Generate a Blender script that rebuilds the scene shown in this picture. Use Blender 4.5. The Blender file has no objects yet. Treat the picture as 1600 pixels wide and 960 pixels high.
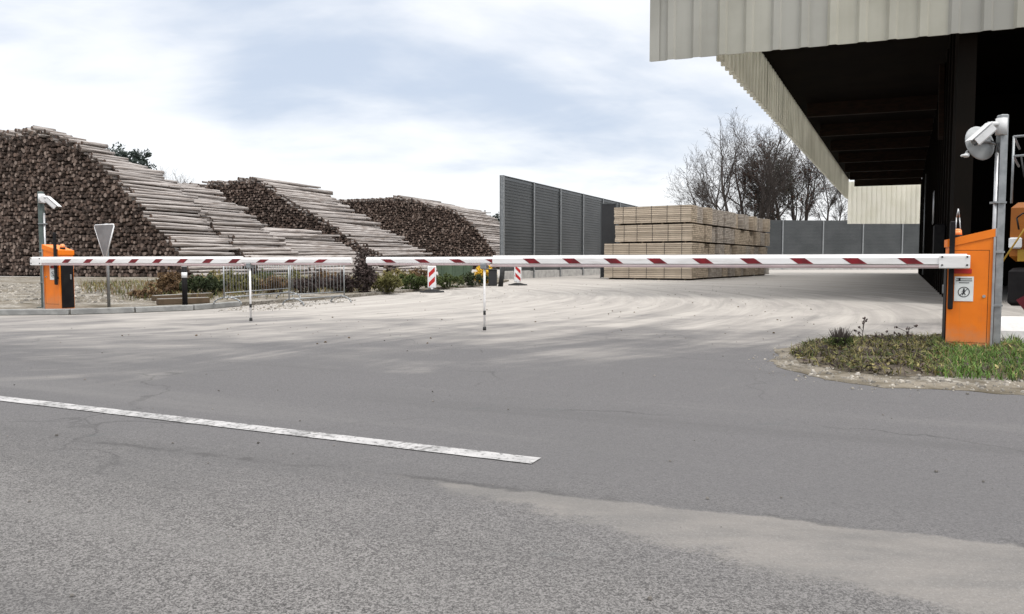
import bpy, bmesh, math, random
from mathutils import Vector, Matrix, noise as mnoise
R = math.radians
random.seed(7)
S = bpy.context.scene
COL = S.collection

# ------------------------------------------------------------------ camera
CAM_H = 1.0; PITCH = math.atan(72/1200)
cam = bpy.data.objects.new('camera', bpy.data.cameras.new('camera'))
COL.objects.link(cam); S.camera = cam
cam.data.sensor_width = 36; cam.data.lens = 27.0
cam.data.clip_start = 0.05; cam.data.clip_end = 6000
cam.location = (0, 0, CAM_H); cam.rotation_euler = (R(90)-PITCH, 0, 0)

# ------------------------------------------------------------------ exposure
S.view_settings.view_transform = 'Standard'; S.view_settings.look = 'None'
S.view_settings.gamma = 1; S.view_settings.use_curve_mapping = False
S.view_settings.exposure = 0.64
S.render.engine = 'CYCLES'
S.cycles.use_denoising = True
S.cycles.max_bounces = 6
S.cycles.sample_clamp_indirect = 6

# ------------------------------------------------------------------ sun
SUN_DIR = Vector((0.36, -0.42, 0.83)).normalized()      # towards the sun
SUN_EL = math.asin(SUN_DIR.z); SUN_AZ = math.atan2(SUN_DIR.x, SUN_DIR.y)
sl = bpy.data.lights.new('sun', 'SUN'); sl.energy = 1.3; sl.angle = R(14); sl.color = (1, .965, .92)
sun = bpy.data.objects.new('sun', sl); COL.objects.link(sun)
sun.rotation_euler = SUN_DIR.to_track_quat('Z', 'Y').to_euler(); sun.location = (20, -20, 40)

# ------------------------------------------------------------------ node helper
class NT:
    def __init__(s, tree): s.t = tree; s.n = tree.nodes; s.l = tree.links
    def new(s, typ, ins=None, **kw):
        n = s.n.new(typ)
        for k, v in kw.items(): setattr(n, k, v)
        for k, v in (ins or {}).items(): s.put(n.inputs[k], v)
        return n
    def put(s, sock, v):
        if isinstance(v, bpy.types.NodeSocket): s.l.new(v, sock)
        elif isinstance(v, bpy.types.Node): s.l.new(v.outputs[0], sock)
        else:
            if isinstance(v, (tuple, list)) and sock.type == 'RGBA' and len(v) == 3: v = (*v, 1)
            sock.default_value = v
    def m(s, op, a, b=0.0, c=None, clamp=False):
        n = s.new('ShaderNodeMath', operation=op, use_clamp=clamp)
        s.put(n.inputs[0], a); s.put(n.inputs[1], b)
        if c is not None: s.put(n.inputs[2], c)
        return n.outputs[0]
    def mix(s, f, a, b):
        n = s.new('ShaderNodeMix', data_type='RGBA')
        s.put(n.inputs[0], f); s.put(n.inputs[6], a); s.put(n.inputs[7], b)
        return n.outputs[2]
    def ss(s, v, lo, hi):
        n = s.new('ShaderNodeMapRange', interpolation_type='SMOOTHSTEP')
        s.put(n.inputs[0], v); s.put(n.inputs[1], lo); s.put(n.inputs[2], hi)
        return n.outputs[0]
    def noise(s, vec, scale, detail=4, rough=.55, dist=0):
        n = s.new('ShaderNodeTexNoise', {'Scale': scale, 'Detail': detail, 'Roughness': rough, 'Distortion': dist})
        s.put(n.inputs['Vector'], vec); return n.outputs[0]
    def mapping(s, vec, scale=(1, 1, 1), rot=(0, 0, 0), loc=(0, 0, 0)):
        n = s.new('ShaderNodeMapping'); s.put(n.inputs[0], vec)
        n.inputs[1].default_value = loc; n.inputs[2].default_value = rot; n.inputs[3].default_value = scale
        return n.outputs[0]

# ------------------------------------------------------------------ world: broken bright overcast
W = bpy.data.worlds.new('World'); S.world = W; W.use_nodes = True
W.node_tree.nodes.clear(); w = NT(W.node_tree)
tc = w.new('ShaderNodeTexCoord').outputs['Generated']
sky = w.new('ShaderNodeTexSky', sky_type='NISHITA', sun_disc=False)
sky.sun_elevation = SUN_EL; sky.sun_rotation = SUN_AZ; sky.dust_density = 2
sep = w.new('ShaderNodeSeparateXYZ'); w.put(sep.inputs[0], tc)
dx, dy, dz = sep.outputs
zz = w.m('ADD', w.m('MAXIMUM', dz, 0), .22)
comb = w.new('ShaderNodeCombineXYZ')
w.put(comb.inputs[0], w.m('DIVIDE', dx, zz)); w.put(comb.inputs[1], w.m('DIVIDE', dy, zz))
uv = comb.outputs[0]
SEED = (6, 2, 4)
n1 = w.noise(w.mapping(uv, (.62, 1.0, 1), rot=(0, 0, R(-24)), loc=SEED), 1.0, 6, .5, .5)
n2 = w.noise(w.mapping(uv, (.8, 1.2, 1), loc=(8, 3, 2)), 2.4, 5, .55, .3)
low = w.ss(dz, .215, .05)                       # towards the horizon the cloud deck thickens to white
def patch_(vx, vy, vz, a, b_):                 # a cloud bank in a direction of the sky
    v = Vector((vx, vy, vz)).normalized()
    dp = w.new('ShaderNodeVectorMath', operation='DOT_PRODUCT'); w.put(dp.inputs[0], tc); dp.inputs[1].default_value = v
    return w.ss(dp.outputs['Value'], math.cos(R(a)), math.cos(R(b_)))
cl = w.m('ADD', w.m('MULTIPLY', w.m('SUBTRACT', n1, .5), 1.9), w.m('MULTIPLY', w.m('SUBTRACT', n2, .5), .75))
cl = w.m('ADD', w.m('ADD', cl, .56), w.m('MULTIPLY', low, .40))
cl = w.m('ADD', cl, w.m('MULTIPLY', patch_(-.66, 1, .25, 15, 2), .30))
cl = w.m('ADD', cl, w.m('MULTIPLY', patch_(-.25, 1, .30, 22, 3), -.20))
white = w.ss(cl, .22, .78)
ccol = w.mix(w.ss(dz, .45, .75), w.mix(white, (.60, .68, .81), (1.02, 1.03, 1.05)), (.96, .955, .94))
high = w.ss(dz, .36, .8)                       # the deck is brightest overhead
back = w.m('MULTIPLY', high, 1.0)
cstr = w.m('ADD', .70, w.m('MULTIPLY', back, 1.35))
b1 = w.new('ShaderNodeBackground', {'Color': sky.outputs[0], 'Strength': .10})
b2 = w.new('ShaderNodeBackground', {'Color': ccol, 'Strength': cstr})
mx = w.new('ShaderNodeMixShader', {0: .88}); w.put(mx.inputs[1], b1); w.put(mx.inputs[2], b2)
wo = w.new('ShaderNodeOutputWorld'); w.put(wo.inputs[0], mx)

# ------------------------------------------------------------------ places: where a line of sight meets the ground
_c, _s = math.cos(PITCH), math.sin(PITCH)
def ray(px, py):
    d = (px-800)/1200; e = (py-480)/1200
    return Vector((d, _c-e*_s, -_s-e*_c))
def G(px, py, z=0.0):
    r = ray(px, py); k = (z-CAM_H)/r.z; return Vector((0, 0, CAM_H)) + r*k
def PY(px, py, Y):
    r = ray(px, py); return Vector((0, 0, CAM_H)) + r*(Y/r.y)

# ------------------------------------------------------------------ materials
def mat(name, c1, c2=None, scale=4, rough=.6, bump=0, bscale=None, stretch=(1, 1, 1), metal=0, obvar=0, isl=0,
        spec=.3, detail=5, lo=.35, hi=.65, transl=0, extra=None):
    m = bpy.data.materials.new(name); m.use_nodes = True
    t = NT(m.node_tree); t.n.clear()
    tc = t.new('ShaderNodeTexCoord').outputs['Object']
    v = t.mapping(tc, stretch)
    col = None
    if c2 is None: c2 = tuple(min(1, c*.82) for c in c1)
    f = t.ss(t.noise(v, scale, detail), lo, hi)
    col = t.mix(f, c1, c2)
    rnd = None
    if obvar: rnd = t.new('ShaderNodeObjectInfo').outputs['Random']
    if isl:
        ri = t.new('ShaderNodeNewGeometry').outputs['Random Per Island']
        rnd = t.m('FRACT', t.m('ADD', ri, rnd)) if rnd is not None else ri
    if rnd is not None:
        amt = max(obvar, isl)
        k = t.m('ADD', 1-amt, t.m('MULTIPLY', rnd, 2*amt))
        hs = t.new('ShaderNodeHueSaturation', {'Value': k}); t.put(hs.inputs['Color'], col)
        col = hs.outputs[0]
    if extra: col = extra(t, tc, col)
    p = t.new('ShaderNodeBsdfPrincipled', {'Roughness': rough, 'Metallic': metal})
    p.inputs['Specular IOR Level'].default_value = spec
    t.put(p.inputs['Base Color'], col)
    if bump:
        b = t.new('ShaderNodeBump', {'Strength': bump, 'Distance': .02})
        t.put(b.inputs['Height'], t.noise(v, bscale or scale*4, 4)); t.put(p.inputs['Normal'], b)
    out = t.new('ShaderNodeOutputMaterial')
    sh = p.outputs[0]
    if transl:
        tr = t.new('ShaderNodeBsdfTranslucent'); t.put(tr.inputs[0], col)
        mm = t.new('ShaderNodeMixShader', {0: transl}); t.put(mm.inputs[1], sh); t.put(mm.inputs[2], tr); sh = mm.outputs[0]
    t.put(out.inputs[0], sh)
    return m

def asphalt_extra(t, tc, col):
    # aggregate, dust carried out of the yard, coarse old lane in front
    sp = t.new('ShaderNodeSeparateXYZ'); t.put(sp.inputs[0], tc); x, y, z = sp.outputs
    v1 = t.new('ShaderNodeTexVoronoi', {'Scale': 250.0}); t.put(v1.inputs['Vector'], tc)
    g = t.new('ShaderNodeSeparateColor'); t.put(g.inputs[0], v1.outputs['Color'])
    v2 = t.new('ShaderNodeTexVoronoi', {'Scale': 125.0}); t.put(v2.inputs['Vector'], tc)
    g2 = t.new('ShaderNodeSeparateColor'); t.put(g2.inputs[0], v2.outputs['Color'])
    agg = t.m('ADD', t.m('MULTIPLY', g.outputs[0], .6), t.m('MULTIPLY', g2.outputs[0], .4))
    big = t.noise(tc, .35, 4, .6); mid = t.noise(t.mapping(tc, (.5, 2.2, 1), rot=(0, 0, R(-12))), 1.1, 5, .6)
    # coarse lane: on the near side of a line across the road
    A = G(0, 655); B = G(700, 745); n = Vector((B.y-A.y, -(B.x-A.x)))
    n.normalize(); d0 = n.x*A.x + n.y*A.y
    dist = t.m('SUBTRACT', t.m('ADD', t.m('MULTIPLY', x, n.x), t.m('MULTIPLY', y, n.y)), d0)   # >0 near side
    wob = t.m('MULTIPLY', t.m('SUBTRACT', t.noise(tc, 2.5, 5, .6), .5), .7)
    lane = t.ss(t.m('ADD', dist, wob), -.5, 1.1)
    fine = t.mix(agg, (.074, .0708, .0725), (.140, .1345, .1355))
    coarse = t.mix(t.ss(agg, .15, .85), (.048, .0455, .0445), (.205, .195, .189))
    col = t.mix(lane, fine, coarse)
    col = t.mix(t.m('MULTIPLY', t.ss(big, .35, .7), .35), col, (.098, .0955, .095))
    # worn repair strip running out to the right
    def half(P, Q, wa, sc_):                        # signed distance to the line P-Q, positive on the near side, with a ragged edge
        n = Vector((Q.y-P.y, -(Q.x-P.x))); n.normalize(); k = n.x*P.x+n.y*P.y
        dd_ = t.m('SUBTRACT', t.m('ADD', t.m('MULTIPLY', x, n.x), t.m('MULTIPLY', y, n.y)), k)
        rg_ = t.m('MULTIPLY', t.m('SUBTRACT', t.noise(tc, sc_, 6, .62), .5), wa)
        return t.m('ADD', dd_, rg_)
    u1 = half(G(690, 752), G(1600, 853), .16, 5); l1 = half(G(690, 760), G(1470, 956), .55, 3.5)
    grit = t.noise(tc, 60, 3, .6)
    pm_ = t.m('MULTIPLY', t.ss(u1, -.01, .025), t.ss(t.m('ADD', l1, t.m('MULTIPLY', t.m('SUBTRACT', grit, .5), .25)), .07, -.09))
    pcol = t.mix(t.ss(t.noise(t.mapping(tc, (.6, 2, 1)), 2.4, 7, .65), .35, .68), (.185, .172, .160), (.142, .135, .129))
    pcol = t.mix(t.m('MULTIPLY', t.ss(agg, .62, .9), .35), pcol, (.25, .24, .23))
    col = t.mix(t.m('MULTIPLY', pm_, .93), col, pcol)
    ck = t.m('MULTIPLY', t.m('MULTIPLY', t.ss(u1, -.06, -.01), t.ss(u1, .03, .0)), t.ss(t.noise(tc, 2.0, 4, .6), .42, .6))
    col = t.mix(t.m('MULTIPLY', ck, .55), col, (.045, .043, .042))
    # tan dust carried out of the yard: thick inside, drawn out in curving wheel tracks over the gateway
    cx, cy = -13.0, 23.0
    ex = t.m('SUBTRACT', x, cx); ey = t.m('SUBTRACT', y, cy)
    rad = t.m('SQRT', t.m('ADD', t.m('MULTIPLY', ex, ex), t.m('MULTIPLY', ey, ey)))
    ang = t.m('ARCTAN2', ey, ex)
    pc = t.new('ShaderNodeCombineXYZ'); t.put(pc.inputs[0], t.m('MULTIPLY', rad, 1.0)); t.put(pc.inputs[1], t.m('MULTIPLY', ang, 1.6))
    trkA = t.noise(pc.outputs[0], 1.05, 6, .66, .6)
    qx = t.m('SUBTRACT', x, 31.0); qy = t.m('SUBTRACT', y, -6.0)
    pd = t.new('ShaderNodeCombineXYZ'); t.put(pd.inputs[0], t.m('SQRT', t.m('ADD', t.m('MULTIPLY', qx, qx), t.m('MULTIPLY', qy, qy)))); t.put(pd.inputs[1], t.m('MULTIPLY', t.m('ARCTAN2', qy, qx), 4.0))
    trkB = t.noise(pd.outputs[0], 1.0, 6, .66, .6)
    selm = t.ss(t.noise(t.mapping(tc, loc=(7, 3, 0)), .30, 4, .6), .42, .58)
    blot = t.noise(t.mapping(tc, (.7, 1.3, 1)), .75, 7, .65, .4)
    trk = t.m('ADD', t.m('MULTIPLY', t.m('ADD', t.m('MULTIPLY', trkA, t.m('SUBTRACT', 1, selm)), t.m('MULTIPLY', trkB, selm)), .62), t.m('MULTIPLY', blot, .38)); trk2 = t.noise(t.mapping(pc.outputs[0], (2.2, 2.0, 1), loc=(4, 1, 0)), 1.0, 7, .68, .8)
    far = t.m('ADD', t.m('MULTIPLY', y, .070), t.m('MULTIPLY', x, .006))
    dd = t.m('ADD', far, t.m('MULTIPLY', t.m('SUBTRACT', trk, .5), 1.7))
    dd = t.m('ADD', dd, t.m('MULTIPLY', t.m('SUBTRACT', big, .5), .8))
    dust = t.ss(dd, .46, 1.12)
    dcol = t.mix(t.ss(trk2, .32, .68), (.40, .372, .34), (.275, .256, .236))
    dcol = t.mix(t.m('MULTIPLY', t.ss(mid, .55, .75), .4), dcol, (.215, .202, .19))
    col = t.mix(t.m('MULTIPLY', dust, .92), col, dcol)
    # worn wheel paths along the road, fine branching cracks, a tarred joint
    ld = (G(838, 721)-G(0, 622)); ld.normalize(); nx, ny = -ld.y, ld.x
    acr = t.m('ADD', t.m('MULTIPLY', x, nx), t.m('MULTIPLY', y, ny))
    alo = t.m('ADD', t.m('MULTIPLY', x, ld.x), t.m('MULTIPLY', y, ld.y))
    wp = t.new('ShaderNodeCombineXYZ'); t.put(wp.inputs[0], t.m('MULTIPLY', acr, .75)); t.put(wp.inputs[1], t.m('MULTIPLY', alo, .05))
    wn_ = t.noise(wp.outputs[0], 1.6, 4, .6)
    near = t.m('SUBTRACT', 1, dust)
    col = t.mix(t.m('MULTIPLY', t.m('MULTIPLY', t.ss(wn_, .50, .68), .34), near), col, (.072, .070, .0705))
    col = t.mix(t.m('MULTIPLY', t.m('MULTIPLY', t.ss(wn_, .46, .30), .25), near), col, (.175, .168, .162))
    warp = t.new('ShaderNodeVectorMath', operation='ADD'); nz_ = t.new('ShaderNodeTexNoise', {'Scale': 1.3, 'Detail': 5.0}); t.put(nz_.inputs['Vector'], tc)
    t.put(warp.inputs[0], tc); sc_ = t.new('ShaderNodeVectorMath', operation='SCALE'); t.put(sc_.inputs[0], nz_.outputs['Color']); sc_.inputs['Scale'].default_value = .9; t.put(warp.inputs[1], sc_)
    vc = t.new('ShaderNodeTexVoronoi', {'Scale': .33}, feature='DISTANCE_TO_EDGE'); t.put(vc.inputs['Vector'], warp)
    crk = t.m('MULTIPLY', t.ss(vc.outputs['Distance'], .0065, .0015), t.ss(t.noise(tc, .55, 4), .46, .60))
    col = t.mix(t.m('MULTIPLY', t.m('MULTIPLY', crk, .38), near), col, (.040, .039, .039))
    # oil spots and bleached scuffs
    spot = t.ss(t.noise(t.mapping(tc, (.8, 1.6, 1)), 1.9, 3), .66, .78)
    col = t.mix(t.m('MULTIPLY', spot, .30), col, (.055, .073, .072))
    return col
M = {}
M['asphalt'] = mat('asphalt', (.13,)*3, rough=.92, bump=.55, bscale=70, spec=.15, extra=asphalt_extra)
def line_extra(t, tc, col):
    wn = t.noise(tc, 26, 6, .7); g = t.noise(tc, 3, 4)
    return t.mix(t.ss(t.m('ADD', wn, t.m('MULTIPLY', g, .35)), .66, .80), col, (.13, .126, .123))
M['line'] = mat('line', (.37, .36, .357), (.27, .264, .262), 6, .8, .3, 70, extra=line_extra)
def earth_extra(t, tc, col):
    v = t.new('ShaderNodeTexVoronoi', {'Scale': 26.0}); t.put(v.inputs['Vector'], tc)
    g = t.new('ShaderNodeSeparateColor'); t.put(g.inputs[0], v.outputs['Color'])
    peb = t.mix(g.outputs[1], (.09, .08, .065), (.36, .335, .30))
    return t.mix(t.ss(t.noise(tc, .8, 6, .65), .38, .56), peb, col)
M['gravel'] = mat('gravel', (.185, .162, .13), (.085, .072, .052), 3, .95, .8, 40, spec=.1, extra=earth_extra)
M['earth'] = mat('earth', (.16, .135, .095), (.10, .095, .055), .15, .95, .5, 2, spec=.1)
M['soil'] = mat('soil', (.12, .10, .075), (.065, .055, .042), 7, .95, 1, 40, spec=.1)
M['stone'] = mat('stone', (.30, .275, .24), (.18, .165, .145), 3, .9, .3, 20, isl=.5, spec=.15)
M['grit'] = mat('grit', (.17, .155, .14), (.08, .075, .07), 3, .9, .3, 20, isl=.5, spec=.1)
M['kerb'] = mat('kerb', (.27, .27, .26), (.19, .19, .185), 5, .9, .4, 40)
M['concrete'] = mat('concrete', (.38, .37, .35), (.28, .27, .26), 3, .9, .3, 30)
M['white_concrete'] = mat('white_concrete', (.62, .61, .60), (.48, .47, .46), 3, .8, .2, 30)
def splash(t, tc, col):
    sp = t.new('ShaderNodeSeparateXYZ'); t.put(sp.inputs[0], tc)
    n_ = t.noise(tc, 7, 6, .65); h = t.ss(t.m('ADD', sp.outputs[2], t.m('MULTIPLY', n_, .5)), .62, .22)
    col = t.mix(t.m('MULTIPLY', h, .5), col, (.30, .22, .15))
    st = t.noise(t.mapping(tc, (14, 14, .8)), 1.4, 5, .6)
    return t.mix(t.m('MULTIPLY', t.ss(st, .56, .74), .30), col, (.42, .14, .03))
M['orange'] = mat('orange', (.76, .185, .006), (.68, .155, .006), 2.2, .45, .04, 60, spec=.35, extra=splash)
M['black'] = mat('black', (.008, .007, .008), (.013, .012, .012), 5, .6, spec=.15)
M['rubber'] = mat('rubber', (.02, .02, .02), (.03, .03, .03), 8, .8)
M['galv'] = mat('galv', (.30, .31, .315), (.22, .23, .235), 9, .42, .05, 40, metal=.55)
M['green_steel'] = mat('green_steel', (.10, .125, .115), (.07, .09, .085), 6, .5)
M['alu'] = mat('alu', (.40, .40, .40), (.32, .32, .33), 9, .35, metal=.6)
def grime(t, tc, col):
    n_ = t.noise(t.mapping(tc, (1.2, 8, 14)), 2.2, 6, .65)
    return t.mix(t.m('MULTIPLY', t.ss(n_, .52, .74), .45), col, (.40, .36, .32))
M['boom_white'] = mat('boom_white', (.76, .745, .735), (.66, .64, .625), 2.5, .45, spec=.35, stretch=(.6, 3, 3), extra=grime)
M['boom_red'] = mat('boom_red', (.20, .010, .016), (.11, .010, .014), 8, .45)
M['boom_pink_reflect'] = mat('boom_pink_reflect', (.70, .56, .55), (.60, .47, .47), 3, .5)  # white lower edge, with a pinkish reflection put into its colour
M['paper'] = mat('paper', (.72, .73, .71), (.64, .65, .63), 5, .6)
M['ink'] = mat('ink', (.02, .02, .02), (.03, .03, .03), 5, .7)
M['white_plastic'] = mat('white_plastic', (.60, .60, .60), (.50, .50, .495), 6, .4)
M['grey_disc'] = mat('grey_disc', (.36, .37, .37), (.25, .26, .26), 5, .5)
M['sign_back'] = mat('sign_back', (.20, .195, .195), (.15, .145, .145), 5, .5)
M['lamp_orange'] = mat('lamp_orange', (.75, .28, .10), (.62, .22, .08), 5, .25)
def sheet_tint(t, tc, col):
    col = fascia_extra(t, tc, col)
    d_ = t.new('ShaderNodeVectorMath', operation='DOT_PRODUCT'); t.put(d_.inputs[0], tc); d_.inputs[1].default_value = (.937, -.35, 0)
    wn = t.new('ShaderNodeTexWhiteNoise', noise_dimensions='1D'); t.put(wn.inputs['W'], t.m('FLOOR', t.m('DIVIDE', d_.outputs['Value'], 1.24)))
    hs = t.new('ShaderNodeHueSaturation', {'Value': t.m('ADD', .90, t.m('MULTIPLY', wn.outputs[0], .2)), 'Saturation': t.m('ADD', .75, t.m('MULTIPLY', wn.outputs[0], .5))}); t.put(hs.inputs['Color'], col)
    return hs.outputs[0]
def fascia_extra(t, tc, col):
    st = t.noise(t.mapping(tc, (2.0, 2.0, .12)), 1.5, 5)
    return t.mix(t.m('MULTIPLY', t.ss(st, .45, .75), .35), col, (.30, .285, .235))
M['fascia'] = mat('fascia', (.43, .42, .365), (.36, .35, .30), .6, .55, transl=.2, extra=sheet_tint)
M['fascia_thin'] = mat('fascia_thin', (.92, .90, .82), (.82, .80, .72), .6, .6, transl=.66, extra=fascia_extra)
M['fascia_pale'] = mat('fascia_pale', (.94, .92, .85), (.90, .88, .80), .8, .6, transl=.85)
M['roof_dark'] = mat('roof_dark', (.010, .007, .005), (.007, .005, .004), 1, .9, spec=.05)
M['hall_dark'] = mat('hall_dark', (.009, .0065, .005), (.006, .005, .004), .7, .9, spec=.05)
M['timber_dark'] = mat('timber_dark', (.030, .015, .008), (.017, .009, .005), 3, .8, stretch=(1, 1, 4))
M['roof_top'] = mat('roof_top', (.32, .31, .30), None, 1, .6)
M['wall_grey'] = mat('wall_grey', (.060, .065, .068), (.048, .052, .055), .7, .5, spec=.35)
M['wall_panel'] = mat('wall_panel', (.062, .066, .068), (.046, .050, .052), .5, .42, spec=.45, obvar=.10)
M['dark_panel'] = mat('dark_panel', (.030, .031, .033), (.024, .024, .026), .8, .6)
def grain(t, tc, col):
    g = t.noise(t.mapping(tc, (.9, 14, 14)), 2.2, 4)
    return t.mix(t.m('MULTIPLY', t.ss(g, .35, .7), .45), col, (.30, .235, .165))
M['lumber'] = mat('lumber', (.515, .43, .335), (.44, .365, .285), 1.2, .75, obvar=.26, isl=.22, extra=grain)
M['lumber_grey'] = mat('lumber_grey', (.44, .395, .35), (.37, .33, .295), 1.2, .8, obvar=.28, isl=.2, extra=grain)
M['strap'] = mat('strap', (.05, .045, .04))
M['bearer'] = mat('bearer', (.10, .07, .045), (.07, .05, .03), 4, .9)
def bark(t, tc, col):
    g = t.noise(t.mapping(tc, (9, .35, 9)), 1.6, 5, .6)
    c = t.mix(t.ss(g, .42, .66), col, (.13, .10, .082))
    k = t.noise(t.mapping(tc, (3, 1.6, 3)), 2.3, 4)
    return t.mix(t.ss(k, .62, .72), c, (.09, .06, .045))
M['log'] = mat('log', (.385, .355, .335), (.26, .235, .22), 1.5, .85, .35, 14, stretch=(4, .5, 4), obvar=.22, isl=.22, extra=bark)
def cutface(t, tc, col):
    ri = t.new('ShaderNodeNewGeometry').outputs['Random Per Island']
    q = t.m('FRACT', t.m('MULTIPLY', ri, 17.3))
    return t.mix(t.m('MULTIPLY', t.ss(q, .60, .95), .8), col, (.27, .21, .175))
M['log_end'] = mat('log_end', (.105, .071, .055), (.042, .029, .023), 5, .9, .3, 30, obvar=.6, isl=.6, extra=cutface)
M['log_inner'] = mat('log_inner', (.085, .062, .05), (.05, .036, .03), 5, .95, .4, 20, obvar=.3, isl=.3)  # darker brown for the fill logs deeper inside the piles
M['branch'] = mat('branch', (.060, .048, .042), (.040, .033, .03), 5, .9)
M['branch_pale'] = mat('branch_pale', (.12, .10, .09), (.08, .07, .06), 5, .9)
def leafmat(name, a, b, var=.4): return mat(name, a, b, .8, .7, isl=var, transl=.25, spec=.2)
M['leaf_dark'] = leafmat('leaf_dark', (.045, .058, .024), (.03, .04, .02))
M['leaf_pine'] = leafmat('leaf_pine', (.050, .055, .030), (.034, .036, .022))
M['leaf_rust'] = leafmat('leaf_rust', (.12, .055, .035), (.08, .04, .03))
M['leaf_blue'] = leafmat('leaf_blue', (.05, .065, .055), (.035, .045, .04))
M['leaf_green'] = leafmat('leaf_green', (.075, .095, .028), (.045, .062, .02))
M['leaf_olive'] = leafmat('leaf_olive', (.155, .145, .05), (.10, .095, .036))
M['leaf_brown'] = leafmat('leaf_brown', (.17, .11, .055), (.10, .06, .035))
M['leaf_purple'] = leafmat('leaf_purple', (.085, .062, .056), (.05, .038, .036))
M['leaf_yellow'] = leafmat('leaf_yellow', (.72, .48, .05), (.58, .36, .04), .2)
M['grass'] = leafmat('grass', (.105, .185, .04), (.06, .115, .022), .45)
M['grass_dry'] = leafmat('grass_dry', (.27, .23, .10), (.17, .14, .06), .45)
M['red'] = mat('red', (.45, .025, .02), (.38, .02, .02), 5, .5)
M['sign_white'] = mat('sign_white', (.75, .75, .75), None, 5, .4)
M['machine_orange'] = mat('machine_orange', (.30, .10, .010), (.22, .07, .010), 2, .4)  # machine colours are darkened: the shade of the bay is painted in
M['machine_yellow'] = mat('machine_yellow', (.32, .19, .02), (.26, .15, .02), 2, .4)
M['machine_red'] = mat('machine_red', (.11, .007, .014), (.08, .006, .01), 2, .45)
M['skip_green'] = mat('skip_green', (.09, .13, .085), (.07, .10, .065), 2, .6)
M['glass_dark'] = mat('glass_dark', (.03, .035, .04), None, 2, .1, spec=.6)
M['hill'] = mat('hill', (.105, .078, .05), (.075, .075, .035), .25, .95)

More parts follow.
